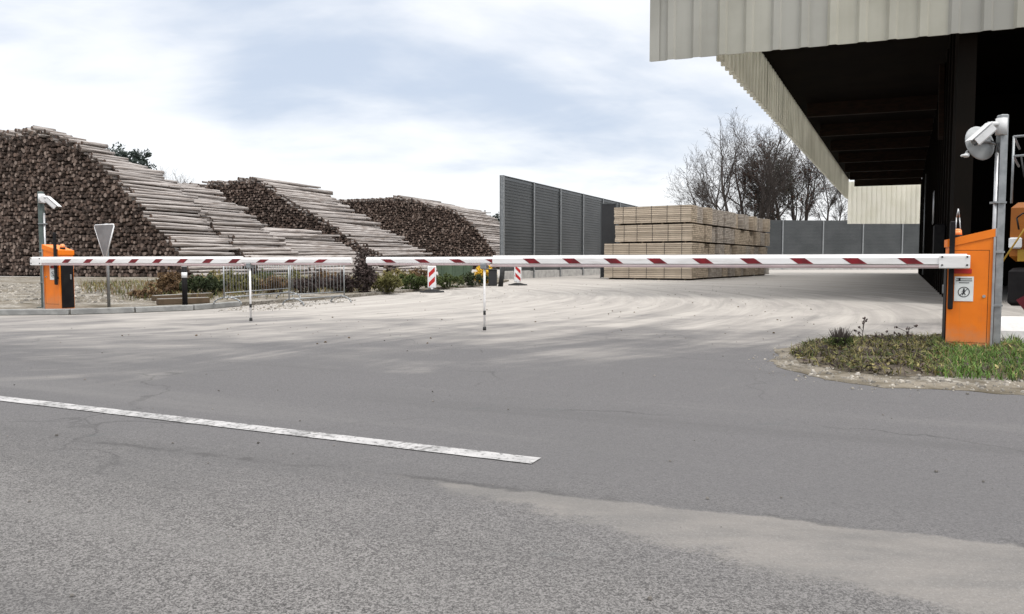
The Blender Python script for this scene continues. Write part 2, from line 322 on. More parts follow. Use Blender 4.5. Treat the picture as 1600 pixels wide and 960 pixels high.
# ------------------------------------------------------------------ mesh builder
class MB:
    def __init__(s): s.v = []; s.f = []; s.mi = []; s.sm = []
    def add(s, vs, fs, mi=0, smooth=False):
        b = len(s.v); s.v += [tuple(p) for p in vs]
        for f in fs: s.f.append(tuple(i+b for i in f)); s.mi.append(mi); s.sm.append(smooth)
        return s
    def box(s, c, d, mi=0, rot=None, bev=0):
        x, y, z = d[0]/2, d[1]/2, d[2]/2; c = Vector(c)
        if bev:
            b = min(bev, x*.9, y*.9, z*.9)
            ring = lambda X, Y, Z: [(-X, -Y, Z), (X, -Y, Z), (X, Y, Z), (-X, Y, Z)]
            vs = ring(x-b, y-b, -z) + ring(x, y, -z+b) + ring(x, y, z-b) + ring(x-b, y-b, z)
            fs = [(3, 2, 1, 0), (12, 13, 14, 15)]
            for k in range(3):
                for i in range(4): fs.append((k*4+i, k*4+(i+1) % 4, k*4+4+(i+1) % 4, k*4+4+i))
        else:
            vs = [(-x, -y, -z), (x, -y, -z), (x, y, -z), (-x, y, -z), (-x, -y, z), (x, -y, z), (x, y, z), (-x, y, z)]
            fs = [(3, 2, 1, 0), (4, 5, 6, 7), (0, 1, 5, 4), (1, 2, 6, 5), (2, 3, 7, 6), (3, 0, 4, 7)]
        if rot is not None: vs = [rot @ Vector(p) for p in vs]
        return s.add([c+Vector(p) for p in vs], fs, mi)
    def tube(s, p0, p1, r0, r1=None, n=8, mi=0, cap=True, capmi=None, smooth=True):
        p0, p1 = Vector(p0), Vector(p1); r1 = r0 if r1 is None else r1
        d = (p1-p0)
        if d.length < 1e-6: return s
        q = d.to_track_quat('Z', 'Y'); a = q @ Vector((1, 0, 0)); b = q @ Vector((0, 1, 0))
        vs = []
        for p, r in ((p0, r0), (p1, r1)):
            for i in range(n):
                t = 2*math.pi*i/n; vs.append(p + a*(r*math.cos(t)) + b*(r*math.sin(t)))
        s.add(vs, [(i, (i+1) % n, n+(i+1) % n, n+i) for i in range(n)], mi, smooth)
        if cap:
            base = len(s.v)-2*n; cm = mi if capmi is None else capmi
            s.f.append(tuple(base+i for i in reversed(range(n)))); s.mi.append(cm); s.sm.append(False)
            s.f.append(tuple(base+n+i for i in range(n))); s.mi.append(cm); s.sm.append(False)
        return s
    def path(s, pts, r, n=8, mi=0):
        for a, b in zip(pts, pts[1:]): s.tube(a, b, r, r, n, mi)
        return s
    def prism(s, poly, z0, z1, mi=0, sidemi=None):
        n = len(poly); vs = [(p[0], p[1], z0) for p in poly] + [(p[0], p[1], z1) for p in poly]
        s.add(vs, [tuple(range(n, 2*n))], mi); b = len(s.v)-2*n
        s.f.append(tuple(b+i for i in reversed(range(n)))); s.mi.append(mi); s.sm.append(False)
        for i in range(n):
            s.f.append((b+i, b+(i+1) % n, b+n+(i+1) % n, b+n+i)); s.mi.append(mi if sidemi is None else sidemi); s.sm.append(False)
        return s
    def extr(s, prof, o, ax_u, ax_v, ax_w, L, mi=0, mifn=None):
        """closed 2-D profile (u,v) extruded along ax_w from o by L"""
        o, U, V, Wd = Vector(o), Vector(ax_u), Vector(ax_v), Vector(ax_w); n = len(prof)
        vs = [o+U*a+V*b for a, b in prof] + [o+U*a+V*b+Wd*L for a, b in prof]
        fs = [(i, (i+1) % n, n+(i+1) % n, n+i) for i in range(n)]
        s.add(vs, fs + [tuple(reversed(range(n))), tuple(range(n, 2*n))], mi)
        if mifn:
            b = len(s.f)-n-2
            for i in range(n): s.mi[b+i] = mifn(i)
        return s
    def sphere(s, c, r, nu=12, nv=8, mi=0, sc=(1, 1, 1)):
        c = Vector(c); vs = [c+Vector((0, 0, r*sc[2]))]
        for j in range(1, nv):
            t = math.pi*j/nv
            for i in range(nu):
                p = 2*math.pi*i/nu
                vs.append(c+Vector((r*sc[0]*math.sin(t)*math.cos(p), r*sc[1]*math.sin(t)*math.sin(p), r*sc[2]*math.cos(t))))
        vs.append(c-Vector((0, 0, r*sc[2]))); fs = []
        for i in range(nu): fs.append((0, 1+i, 1+(i+1) % nu))
        for j in range(nv-2):
            for i in range(nu):
                a = 1+j*nu; fs.append((a+i, a+nu+i, a+nu+(i+1) % nu, a+(i+1) % nu))
        L = len(vs)-1; a = 1+(nv-2)*nu
        for i in range(nu): fs.append((L, a+(i+1) % nu, a+i))
        return s.add(vs, fs, mi, True)
    def build(s, name, mats, parent=None, loc=(0, 0, 0), rz=0, fix=False):
        me = bpy.data.meshes.new(name); me.from_pydata(s.v, [], s.f)
        for m in (mats if isinstance(mats, (list, tuple)) else [mats]): me.materials.append(m)
        me.polygons.foreach_set('material_index', s.mi); me.polygons.foreach_set('use_smooth', s.sm)
        if fix:
            bm = bmesh.new(); bm.from_mesh(me); bmesh.ops.recalc_face_normals(bm, faces=bm.faces); bm.to_mesh(me); bm.free()
        me.update()
        o = bpy.data.objects.new(name, me); COL.objects.link(o)
        if parent is not None: o.parent = parent
        else: o.location = loc; o.rotation_euler = (0, 0, rz)
        return o

def tag(o, label=None, cat=None, group=None, kind=None):
    if label: o['label'] = label
    if cat: o['category'] = cat
    if group: o['group'] = group
    if kind: o['kind'] = kind
    return o
def thing(name, label, cat, loc=(0, 0, 0), rz=0, group=None):
    o = bpy.data.objects.new(name, None); COL.objects.link(o)
    o.location = loc; o.rotation_euler = (0, 0, rz); o.empty_display_size = .3
    return tag(o, label, cat, group)
def struct(o): o['kind'] = 'structure'; return o
def copy_tree(o, parent=None):
    c = o.copy(); COL.objects.link(c)
    if parent is not None: c.parent = parent
    for ch in list(o.children): copy_tree(ch, c)
    return c
def rz_of(v): return math.atan2(v.y, v.x)

# ================================================================== SETTING
b = MB(); b.add([(-2500, -60, -.02), (2500, -60, -.02), (2500, 4000, -.02), (-2500, 4000, -.02)], [(0, 1, 2, 3)])
struct(b.build('ground', M['earth']))
b = MB(); b.add([(-70, -15, 0), (60, -15, 0), (60, 100, 0), (-70, 100, 0)], [(0, 1, 2, 3)])
struct(b.build('pavement', M['asphalt']))

def ragged(p, q, n, amp, seed=0):
    p, q = Vector(p), Vector(q); d = (q-p); nrm = Vector((-d.y, d.x, 0)).normalized(); out = []
    for i in range(n):
        t = i/n; pt = p+d*t
        k = mnoise.noise(pt*1.7+Vector((seed, 0, 0)))*amp + mnoise.noise(pt*7+Vector((seed, 3, 0)))*amp*.4
        out.append(pt+nrm*k)
    return out
def outline(pts, amp, n=24, seed=0):
    out = []
    for p, q in zip(pts, pts[1:]): out += ragged(p, q, n, amp, seed)
    out.append(Vector(pts[-1])); return out
def sheet(name, upper, lower, z, m):
    b = MB(); n = min(len(upper), len(lower)); vs = []
    for i in range(n):
        vs += [(upper[i].x, upper[i].y, z), (lower[i].x, lower[i].y, z)]
    fs = [(2*i, 2*i+1, 2*i+3, 2*i+2) for i in range(n-1)]
    k = len(vs); lip = [(upper[i].x, upper[i].y+.012, .0008) for i in range(n)] + [(lower[i].x, lower[i].y-.012, .0008) for i in range(n)]
    for i in range(n-1): fs += [(k+i, 2*i, 2*i+2, k+i+1), (2*i+1, k+n+i, k+n+i+1, 2*i+3)]
    b.add(vs+lip, fs)
    return struct(b.build(name, m))
# white road line
a0 = G(-260, 593); a1 = G(838, 721.5); d = (a1-a0).normalized(); nn = Vector((-d.y, d.x, 0))
b = MB(); N = 60; vs = []
for i in range(N+1):
    p = a0.lerp(a1, i/N); e = .006*mnoise.noise(p*8)
    vs += [p+nn*(.062+e)+Vector((0, 0, .005)), p-nn*(.062+.006*mnoise.noise(p*9+Vector((5, 0, 0))))+Vector((0, 0, .005))]
b.add(vs, [(2*i, 2*i+1, 2*i+3, 2*i+2) for i in range(N)])
struct(b.build('road_line', M['line']))

# left verge: raised gravel behind a kerb
KZ = .10
kerb_px = [(-220, 494), (0, 493), (110, 492), (210, 489), (300, 485), (372, 479)]
kp = [G(x, y) for x, y in kerb_px]
edge = kp + [G(540, 466), G(660, 455), G(765, 447), G(795, 440)]
vpoly = [(p.x, p.y) for p in edge] + [(-1.2, 44), (-9, 60), (-20, 44), (-60, 44), (-60, kp[0].y)]
b = MB(); b.prism(vpoly, -.01, KZ*.8)
struct(b.build('gravel_verge', M['gravel'], fix=True))
b = MB()
for p, q in zip(kp, kp[1:]):
    d = (q-p); L = d.length; n = max(1, round(L/1.0)); u = d.normalized(); v = Vector((-u.y, u.x, 0))
    for i in range(n):
        c = p+u*(L*(i+.5)/n)+v*.0
        b.box((c.x, c.y, KZ/2+.005), (L/n-.012, .15, KZ+.01), 0, Matrix.Rotation(rz_of(u), 3, 'Z'), .012)
struct(b.build('kerb', M['kerb']))

# right island: gravel apron and earth mound
isl_px = [(1196, 563), (1222, 547), (1262, 534), (1330, 527), (1480, 524), (1620, 530), (1800, 540), (1800, 640), (1600, 617), (1500, 611), (1380, 607), (1290, 594), (1228, 579)]
ip = [G(x, y) for x, y in isl_px]
def closed(pts, amp, n): return outline(pts+[pts[0]], amp, n)[:-1]
b = MB(); b.prism([(p.x, p.y) for p in closed(ip, .11, 14)], -.01, .004)
struct(b.build('gravel_apron', M['gravel'], fix=True))
cen = sum(ip, Vector())/len(ip)
mound_px = [(1232, 553), (1262, 540), (1330, 532), (1480, 529), (1620, 535), (1780, 545), (1780, 612), (1600, 594), (1500, 590), (1400, 589), (1310, 580), (1250, 568)]
mp = closed([G(x, y) for x, y in mound_px], .03, 8)
mc = Vector((sum(p.x for p in mp)/len(mp), sum(p.y for p in mp)/len(mp), 0))
b = MB(); rings = 7; vs = []; n = len(mp)
def mound_z(f, p):
    k = .035+.085*max(0, min(1, (.50-p.x/p.y)/.10))
    return .012 + k*(1-f**2.2)*(.75+.6*mnoise.noise(p*2.2)) if f < 1 else .008
for k in range(rings+1):
    f = 1-k/(rings+.5)
    for p in mp:
        q = mc+(p-mc)*f; vs.append((q.x, q.y, mound_z(f, q)))
fs = [(k*n+i, k*n+(i+1) % n, (k+1)*n+(i+1) % n, (k+1)*n+i) for k in range(rings) for i in range(n)]
fs.append(tuple(rings*n+i for i in range(n)))
b.add(vs, fs, 0, True); struct(b.build('earth_mound', M['soil'], fix=True))

# low bank and hills behind the yard
def ridge(name, pts, depth, m):
    b = MB(); vs = []; n = len(pts)
    for (x, y, z) in pts: vs += [(x, y, -.5), (x, y+depth*.45, z), (x, y+depth, -.5)]
    fs = []
    for i in range(n-1):
        for k in range(2): fs.append((3*i+k, 3*i+3+k, 3*i+4+k, 3*i+1+k))
    b.add(vs, fs, 0, True); return struct(b.build(name, m))
rp = []
for i in range(40):
    x = 8+i*3.2; rp.append((x, 96+.12*x, 6.6+1.0*mnoise.noise(Vector((x*.09, 2, 0))) - max(0, 28-x)*.2))
ridge('bank', rp, 26, M['hill'])
hp = []
for i in range(70):
    x = -700+i*22; hp.append((x, 640, 16+14*mnoise.noise(Vector((x*.004, 7, 0)))))
ridge('hills', hp, 260, M['hill'])

# ================================================================== CANOPY HALL
def fascia_wave(b, p, q, z0, z1, pitch=.5, depth=.045, mi=0, thick=.03, flip=1):
    p, q = Vector((p[0], p[1], 0)), Vector((q[0], q[1], 0)); d = q-p; L = d.length; u = d.normalized(); v = Vector((-u.y, u.x, 0))*flip
    pts = []; x = 0
    pat = [(0, 0), (.62, 0), (.70, 1), (.92, 1)]
    while x < L:
        for f, k in pat:
            xx = x+f*pitch
            if xx < L: pts.append((xx, k*depth))
        x += pitch
    pts.append((L, 0)); n = len(pts); vs = []
    for off in (0, thick):
        for xx, k in pts:
            c = p+u*xx+v*(k+off); vs += [(c.x, c.y, z0), (c.x, c.y, z1)]
    fs = []
    for i in range(n-1):
        fs.append((2*i, 2*i+2, 2*i+3, 2*i+1)); o = 2*n
        fs.append((o+2*i, o+2*i+1, o+2*i+3, o+2*i+2))
        fs.append((2*i, o+2*i, o+2*i+2, 2*i+2)); fs.append((2*i+1, 2*i+3, o+2*i+3, o+2*i+1))
    o = 2*n; fs.append((0, 1, o+1, o)); fs.append((2*n-2, o+2*n-2, o+2*n-1, 2*n-1))
    b.add(vs, fs, mi)
Fz = 6.0
FA = G(1017, 97, Fz); FB = G(1600, 44, Fz)
fu = (FB-FA).normalized(); FE = FA+fu*22
S0 = G(1121, 89, Fz); S1 = Vector((27.1, 62.3, Fz))
sd = Vector((S1.x-S0.x, S1.y-S0.y, 0)).normalized()
WR1 = Vector((33.1, 62.3, 0)); WR0 = WR1 - sd*50.2
hall = thing('canopy_hall', 'large open hall with beige ribbed fascia and black interior at right', 'building', (S0.x, S0.y, 0))
HO = Vector((S0.x, S0.y, 0))
def L2(p): return (p[0]-HO.x, p[1]-HO.y)
b = MB(); fascia_wave(b, L2(FA), L2(FE), Fz, 9.6, .62, .06, flip=-1); b.build('front_fascia', M['fascia'], hall)
b = MB(); c_ = FA+fu*.10; b.box((*L2(c_+Vector((fu.y, -fu.x, 0))*.075), (Fz+9.6)/2), (.24, .012, 9.6-Fz+.02), 0, Matrix.Rotation(rz_of(fu), 3, 'Z')); b.build('corner_flashing', M['fascia'], hall)
b = MB(); fascia_wave(b, L2(S0+fu*.06), L2(S1), Fz, 7.55, .52, .14, flip=1); b.build('side_fascia', M['fascia_thin'], hall)
b = MB(); fascia_wave(b, L2((S1.x+.1, S1.y+.3)), L2((WR1.x+.2, WR1.y+.3)), 4.0, 7.4, .4, .04, flip=-1); b.build('rear_fascia', M['fascia_pale'], hall)
# roof slab (underside dark)
RR = FE + sd*50
f2 = fu*.12 + Vector((-fu.y, fu.x, 0))*.10
poly = [L2(S0+f2+Vector((-.12, .02, 0))), L2(FE+f2), L2(RR), L2(S1-fu*.2)]
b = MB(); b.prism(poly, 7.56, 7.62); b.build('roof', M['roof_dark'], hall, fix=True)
b = MB(); b.prism(poly, 7.624, 9.4); b.build('roof_deck', M['roof_top'], hall, fix=True)
def wallq(b, p, q, z0, z1, th=.2, mi=0):
    p, q = Vector((*p, 0)), Vector((*q, 0)); d = q-p; c = (p+q)/2
    b.box((c.x, c.y, (z0+z1)/2), (d.length, th, z1-z0), mi, Matrix.Rotation(rz_of(d), 3, 'Z'))
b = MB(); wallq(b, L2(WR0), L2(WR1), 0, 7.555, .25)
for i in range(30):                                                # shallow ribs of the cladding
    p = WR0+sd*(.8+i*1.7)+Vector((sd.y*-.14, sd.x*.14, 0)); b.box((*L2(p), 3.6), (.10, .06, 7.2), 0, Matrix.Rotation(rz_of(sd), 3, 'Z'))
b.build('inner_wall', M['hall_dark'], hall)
b = MB(); BK0 = WR0+sd*16
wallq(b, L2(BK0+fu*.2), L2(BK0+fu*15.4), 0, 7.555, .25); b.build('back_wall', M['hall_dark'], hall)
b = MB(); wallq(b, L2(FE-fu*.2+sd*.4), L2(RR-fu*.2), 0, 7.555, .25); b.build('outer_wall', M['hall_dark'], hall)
for k in range(2, 9):                                              # cross beams of the passage
    t = 4+k*5.6; p = S0+sd*t; q = WR0+sd*t
    p = Vector((p.x, p.y, 0))+fu*.4; q = p+fu*max(1, (q-p).dot(fu)-.2)
    b = MB(); wallq(b, L2(p), L2(q), 7.0, 7.555, .18); b.build('beam', M['timber_dark'], hall)
b = MB()
pA = WR0+sd*7-Vector((sd.y*-.25, sd.x*.25, 0))*-1
b.box((*L2(pA), 5.9), (.22, .14, 2.6), 0, Matrix.Rotation(rz_of(sd), 3, 'Z') @ Matrix.Rotation(R(24), 3, 'Y')); b.build('brace', M['timber_dark'], hall)
pP = WR0+sd*24-Vector((-sd.y, sd.x, 0))*-.3
b = MB(); b.tube((*L2(pP), .3), (*L2(pP), 5.4), .035); b.build('downpipe', M['galv'], hall)
b = MB(); q = WR0+sd*4-Vector((-sd.y, sd.x, 0))*-.3
b.box((*L2(q), 1.45), (.9, .25, 1.1), 0, Matrix.Rotation(rz_of(sd), 3, 'Z'), .03); b.build('switch_cabinet', M['black'], hall)
b = MB()
for i in range(5): b.tube((*L2(q+sd*(-.4+.2*i)+Vector((-.16, .02, 0))), 2.02), (*L2(q+sd*(-.4+.2*i)+Vector((-.16, .02, 0))), 2.9), .012, n=5)
b.build('conduit', M['alu'], hall)
b = MB(); p = WR0+sd*.1
b.box((*L2(p), 3.67), (.36, .36, 7.34), 0, Matrix.Rotation(rz_of(fu), 3, 'Z')); b.build('column', M['hall_dark'], hall)

# ================================================================== NOISE WALLS
def noise_wall(name, label, o, u, posts, h, plinth):
    o = Vector(o); u = Vector(u).normalized(); rz = rz_of(u)
    t = thing(name, label, 'wall', o, rz)
    pitch = .165
    for w0, w1 in zip(posts, posts[1:]):
        b = MB(); z = plinth+.02
        prof = []
        nrib = int((h-.06-z)/pitch)
        # folded sheet: every cassette strip leans out to a small lip
        vs = []; 
        for k in range(nrib):
            z0 = z+k*pitch
            vs += [(-.045, z0), (-.045, z0+pitch*.78), (-.070, z0+pitch*.84), (-.070, z0+pitch*.97)]
        front = vs+[(-.045, h-.05)]
        prof = front+[(.06, h-.05), (.06, z)]
        b.extr(prof, (w0+.07, 0, 0), (0, 1, 0), (0, 0, 1), (1, 0, 0), w1-w0-.14)
        b.build('panel', M['wall_panel'], t, fix=True)
    for w0 in posts:
        b = MB(); b.box((w0, -.02, h/2), (.05, .20, h), 0); b.box((w0, -.125, h/2), (.16, .012, h), 0); b.box((w0, .085, h/2), (.16, .012, h), 0)
        b.build('post', M['galv'], t)
    b = MB(); b.box(((posts[0]+posts[-1])/2, 0, plinth/2), (posts[-1]-posts[0]-.02, .14, plinth), 0); b.build('plinth', M['concrete'], t)
    b = MB(); b.box(((posts[0]+posts[-1])/2, .0, h-.025), (posts[-1]-posts[0]-.2, .16, .045), 0); b.build('coping', M['wall_grey'], t)
    return t
NW0 = Vector((-.6, 41.5, 0)); nwu = Vector((.424, .906, 0))
noise_wall('noise_wall', 'tall grey louvred noise wall running back beside the lumber stack', NW0, nwu, [.12]+[4.25*i for i in range(1, 13)], 5.6, .42)
nend = NW0+nwu*51.3
noise_wall('noise_wall', 'grey louvred noise wall closing the far end of the yard', nend+Vector((.3, 0, 0)), Vector((.985, .12, 0)), [4.95*i for i in range(0, 9)], 5.7, .3)
# dark steel end plate of the near wall
b = MB(); b.box((0, 0, 2.8), (.10, .34, 5.62), 0, None, .01)
# steel gate leaf standing beside the lumber
gx = PY(950.5, 400, 44.5)
t = thing('gate_leaf', 'plain dark steel gate leaf standing between noise wall and lumber stack', 'gate', (gx.x, 44.5, 0), R(-14))
b = MB(); b.box((0, 0, 2.15), (.80, .07, 4.2), 0, None, .012); b.build('leaf_panel', M['dark_panel'], t)
b = MB(); b.box((-.43, 0, 2.15), (.05, .09, 4.28), 0); b.box((.43, 0, 2.15), (.05, .09, 4.28), 0); b.box((0, 0, 4.28), (.91, .09, .05), 0); b.build('leaf_frame', M['wall_grey'], t)

# ================================================================== LUMBER STACK
LU = Vector((.525, .851, 0)); LV = Vector((-.851, .525, 0))          # along the row / along the boards
LC = G(1080, 438.5); LC.z = 0
PKW, PKH = 1.08, .97
def lumber_pack(blen, lm, name='lumber_pack'):
    t = thing(name, 'x', 'lumber', (0, 0, 0))
    b = MB(); nl = 9; nb = 6; bh = (PKH-.085)/nl; bw = (PKW-.05)/nb; r = random.Random(blen*100)
    for k in range(nl):
        jig = r.uniform(-.012, .012)
        for i in range(nb):
            ex = r.uniform(0, .03)
            b.box((blen/2+ex/2+jig, (i+.5)*bw, .085+(k+.5)*bh), (blen-.03-ex, bw-.010, bh-.018))
    b.build('boards', lm, t)
    for x in (.35, blen*.37, blen*.64, blen-.35):
        b = MB(); b.box((x, PKW/2-.025, .042), (.09, PKW-.06, .08)); b.build('bearer', M['bearer'], t)
    for x in (.55, blen*.30, blen*.5, blen*.7, blen-.55):
        b = MB(); w_ = .022; y0, y1, z0, z1 = -.006, PKW-.040, .08, PKH+.002
        b.extr([(y0, z0), (y1, z0), (y1, z1), (y0, z1)], (x-w_/2, 0, 0), (0, 1, 0), (0, 0, 1), (1, 0, 0), w_)
        b.build('strap', M['strap'], t, fix=True)
    return t
ordn = ['first', 'second', 'third', 'fourth', 'fifth', 'sixth', 'seventh', 'eighth', 'ninth', 'tenth', 'eleventh', 'twelfth', 'thirteenth', 'fourteenth', 'fifteenth']
tiern = ['bottom', 'second', 'third', 'top']
protos = {}
used = set()
rl = random.Random(3)
for tier in range(4):
    for k in range(14):
        blen = 4.95 if tier < 2 else 4.3
        key = (blen, rl.random() < .45 if k else tier < 2 and False)
        if key not in protos: protos[key] = lumber_pack(blen, M['lumber_grey'] if key[1] else M['lumber'])
        t = protos[key] if key not in used else copy_tree(protos[key]); used.add(key)
        off = rl.uniform(-.05, .05) if k == 0 else rl.choice((-.04, .0, .05, .12, .22))+rl.uniform(-.05, .05)
        p = LC+LU*(k*1.20)+LV*off
        t.location = (p.x, p.y, tier*PKH+(.012 if tier else 0)*0)
        t.rotation_euler = (0, 0, rz_of(LV)+0)
        # local y must run along +LU: mirror by rotating about the far edge
        t.rotation_euler = (0, 0, rz_of(-LV)); t.location = (p+LV*blen).to_tuple()[:2]+(tier*PKH,)
        t['label'] = f'sawn lumber package in the {tiern[tier]} tier, {ordn[k]} from the near corner of the stack'
        t['group'] = 'lumber packages stacked in the yard'

# ================================================================== LOG PILES
AZ = R(22); T0 = Vector((-19.1, 45, 0))
A_ = Vector((math.sin(AZ), math.cos(AZ), 0)); E_ = Vector((math.cos(AZ), -math.sin(AZ), 0))
stacks = [
 (0.0, 4.7, [(-1.3, 0), (0, 1.2), (4.1, 5.1), (8.4, 8.4), (12, 9.5), (22, 9.5)], 'nearest', 'first'),
 (5.1, 5.3, [(-1.5, 0), (0, 1.25), (4, 4.4), (8, 6.6), (20, 6.6)], 'second', 'second'),
 (11.0, 8.8, [(-1.8, 0), (0, 1.0), (3.7, 3.0), (8, 3.5), (20, 3.5)], 'low third', 'third'),
 (23.0, 9.0, [(-1.5, 0), (0, .9), (7.3, 4.9), (11, 7), (14.5, 8.8), (20, 8.5), (26, 8.2)], 'fourth', 'fourth'),
 (48.0, 11.0, [(-1.2, 0), (0, 1.2), (3.7, 5.4), (7.1, 7.4), (13.7, 8.9), (26, 8.7)], 'farthest', 'fifth')]
def prof_z(pr, s):
    if s < pr[0][0]: return -1
    for (a, za), (c, zc) in zip(pr, pr[1:]):
        if a <= s <= c: return za+(zc-za)*(s-a)/(c-a)
    return -1
rg = random.Random(11); cands = []
DS = .255
for si, (t0, L, pr, nm, _) in enumerate(stacks):
    smax = pr[-1][0]; row = 0; z = .15
    while z < 10.2:
        s = pr[0][0]+(row % 2)*DS/2
        while s < smax:
            zt = prof_z(pr, s) + .28*mnoise.noise(Vector((s*.9, si*7.3, 0))) + .3*mnoise.noise(Vector((s*.25, si*3.3, 4)))
            if z < zt:
                surf = zt-z
                sl_ = prof_z(pr, s-.35)
                depth = min(zt-z, max(0, (z-sl_)) if False else 99)
                r = min(.150, max(.068, rg.gauss(.109, .022)))
                # distance to the stack's outer skin
                sk = min(zt-z, min((abs(s-ss) for ss in [s-j*.1 for j in range(12)] if prof_z(pr, ss) < z), default=9))
                cands.append([si, s+rg.uniform(-.06, .06), z+rg.uniform(-.06, .06), r, sk])
            s += DS
        z += DS*.86; row += 1
def log_len(si): return stacks[si][1]
ranked = []
for i, c in enumerate(cands):
    si, s, z, r, sk = c; t0 = stacks[si][0]; P = T0-E_*s+A_*(t0+stacks[si][1]/2); d = P.length
    vis = (1.0 if sk < .34 else .02)*(1 if z < 9 else .8)*(1 if s < 15 else .25)
    ranked.append((vis*stacks[si][1]*r/d**2, i))
ranked.sort(reverse=True); solo = set(i for _, i in ranked[:296])
def log_geo(b, x, y0, L, z, r, rr, n=8, tilt=(0, 0), mi=0):
    r2 = r*rr.uniform(.78, .95)
    if rr.random() < .5: r, r2 = r2, r
    p0 = Vector((x, y0, z)); p1 = p0+Vector((tilt[0]*L, L, tilt[1]*L))
    b.tube(p0, p1, r, r2, n, mi, True, 1)
fill = {si: MB() for si in range(5)}
logmesh = {}
groups = {0: 'logs on the slope of the nearest pile', 1: 'logs on the slope of the second pile', 2: 'logs on the low third pile', 3: 'logs on the slope of the fourth pile', 4: 'logs on the slope of the farthest pile'}
labels = {0: 'pale debarked log on the open slope of the nearest, leftmost log pile',
          1: 'pale debarked log on the slope of the second pile, just behind the nearest pile',
          2: 'pale debarked log on the low third pile, in front of the fourth pile ends',
          3: 'pale debarked log on the slope of the fourth pile, left of the farthest pile',
          4: 'pale debarked log on the farthest pile, beside the noise wall'}
for i, (si, s, z, r, sk) in enumerate(cands):
    t0, L, pr, nm, _ = stacks[si]
    skin = sk < .34
    tj = rg.gauss(0, .07) if not skin else rg.uniform(-.45, .5)
    if si == 0 and z > 6.0: L = L*max(.34, 1-(z-6.0)*.27)
    Lx = L*rg.uniform(.93, 1.03) if not skin else L*rg.uniform(.86, 1.08)
    if i in solo:
        k = (si, rg.randrange(7))
        if k not in logmesh:
            bb = MB(); rr = random.Random(k[0]*50+k[1]); n = 10
            # a slightly bent, knobbly trunk
            segs = 6; r0 = rr.uniform(.135, .16); r1 = r0*rr.uniform(.72, .9); flip = rr.random() < .5
            vs = []; 
            for q in range(segs+1):
                f = q/segs; L = stacks[si][1]; rad = (r0+(r1-r0)*(1-f if flip else f))*(1+rr.uniform(-.05, .05))
                ox = .06*math.sin(f*3.1)*rr.uniform(.5, 1); oz = .03*math.sin(f*3.1)
                for a in range(n):
                    th = 2*math.pi*a/n; vs.append((ox+rad*math.cos(th), f*L, oz+rad*math.sin(th)))
            bb.add(vs, [(q*n+a, q*n+n+a, q*n+n+(a+1) % n, q*n+(a+1) % n) for q in range(segs) for a in range(n)], 0, True)
            bb.f.append(tuple(range(n))); bb.mi.append(1); bb.sm.append(False)
            bb.f.append(tuple(segs*n+a for a in reversed(range(n)))); bb.mi.append(1); bb.sm.append(False)
            me = bb.build('log', [M['log'], M['log_end']]); logmesh[k] = me.data; bpy.data.objects.remove(me)
        o = bpy.data.objects.new('log', logmesh[k]); COL.objects.link(o)
        P = T0-E_*s+A_*(t0+tj); o.location = (P.x, P.y, z)
        o.scale = (r/.14, Lx/stacks[si][1], r/.14)
        o.rotation_euler = (R(rg.gauss(0, .7)), R(rg.uniform(0, 20)), -AZ+R(rg.gauss(0, 1.3)))
        tag(o, labels[si], 'log', groups[si])
    else:
        log_geo(fill[si], -s, t0+tj, Lx, z, r, rg, 7 if si < 3 else 6, (rg.gauss(0, .006), rg.gauss(0, .004)), 0 if sk < .5 else 2)
fl = {0: 'dense mass of dark log ends in the nearest, leftmost pile', 1: 'mass of logs packed in the second pile behind the nearest',
      2: 'mass of logs packed in the low third pile', 3: 'mass of dark log ends in the fourth pile', 4: 'mass of dark log ends in the farthest pile by the noise wall'}
allb = MB()
for si in range(5):
    f = fill[si]; allb.add(f.v, [], 0); base = len(allb.v)-len(f.v)
    allb.f += [tuple(k+base for k in q) for q in f.f]; allb.mi += f.mi; allb.sm += f.sm
o = allb.build('log_pile', [M['log'], M['log_end'], M['log_inner']], None, T0, -AZ)
tag(o, 'massed stacked logs with dark cut ends filling the five piles', 'logs', 'log piles', 'stuff')

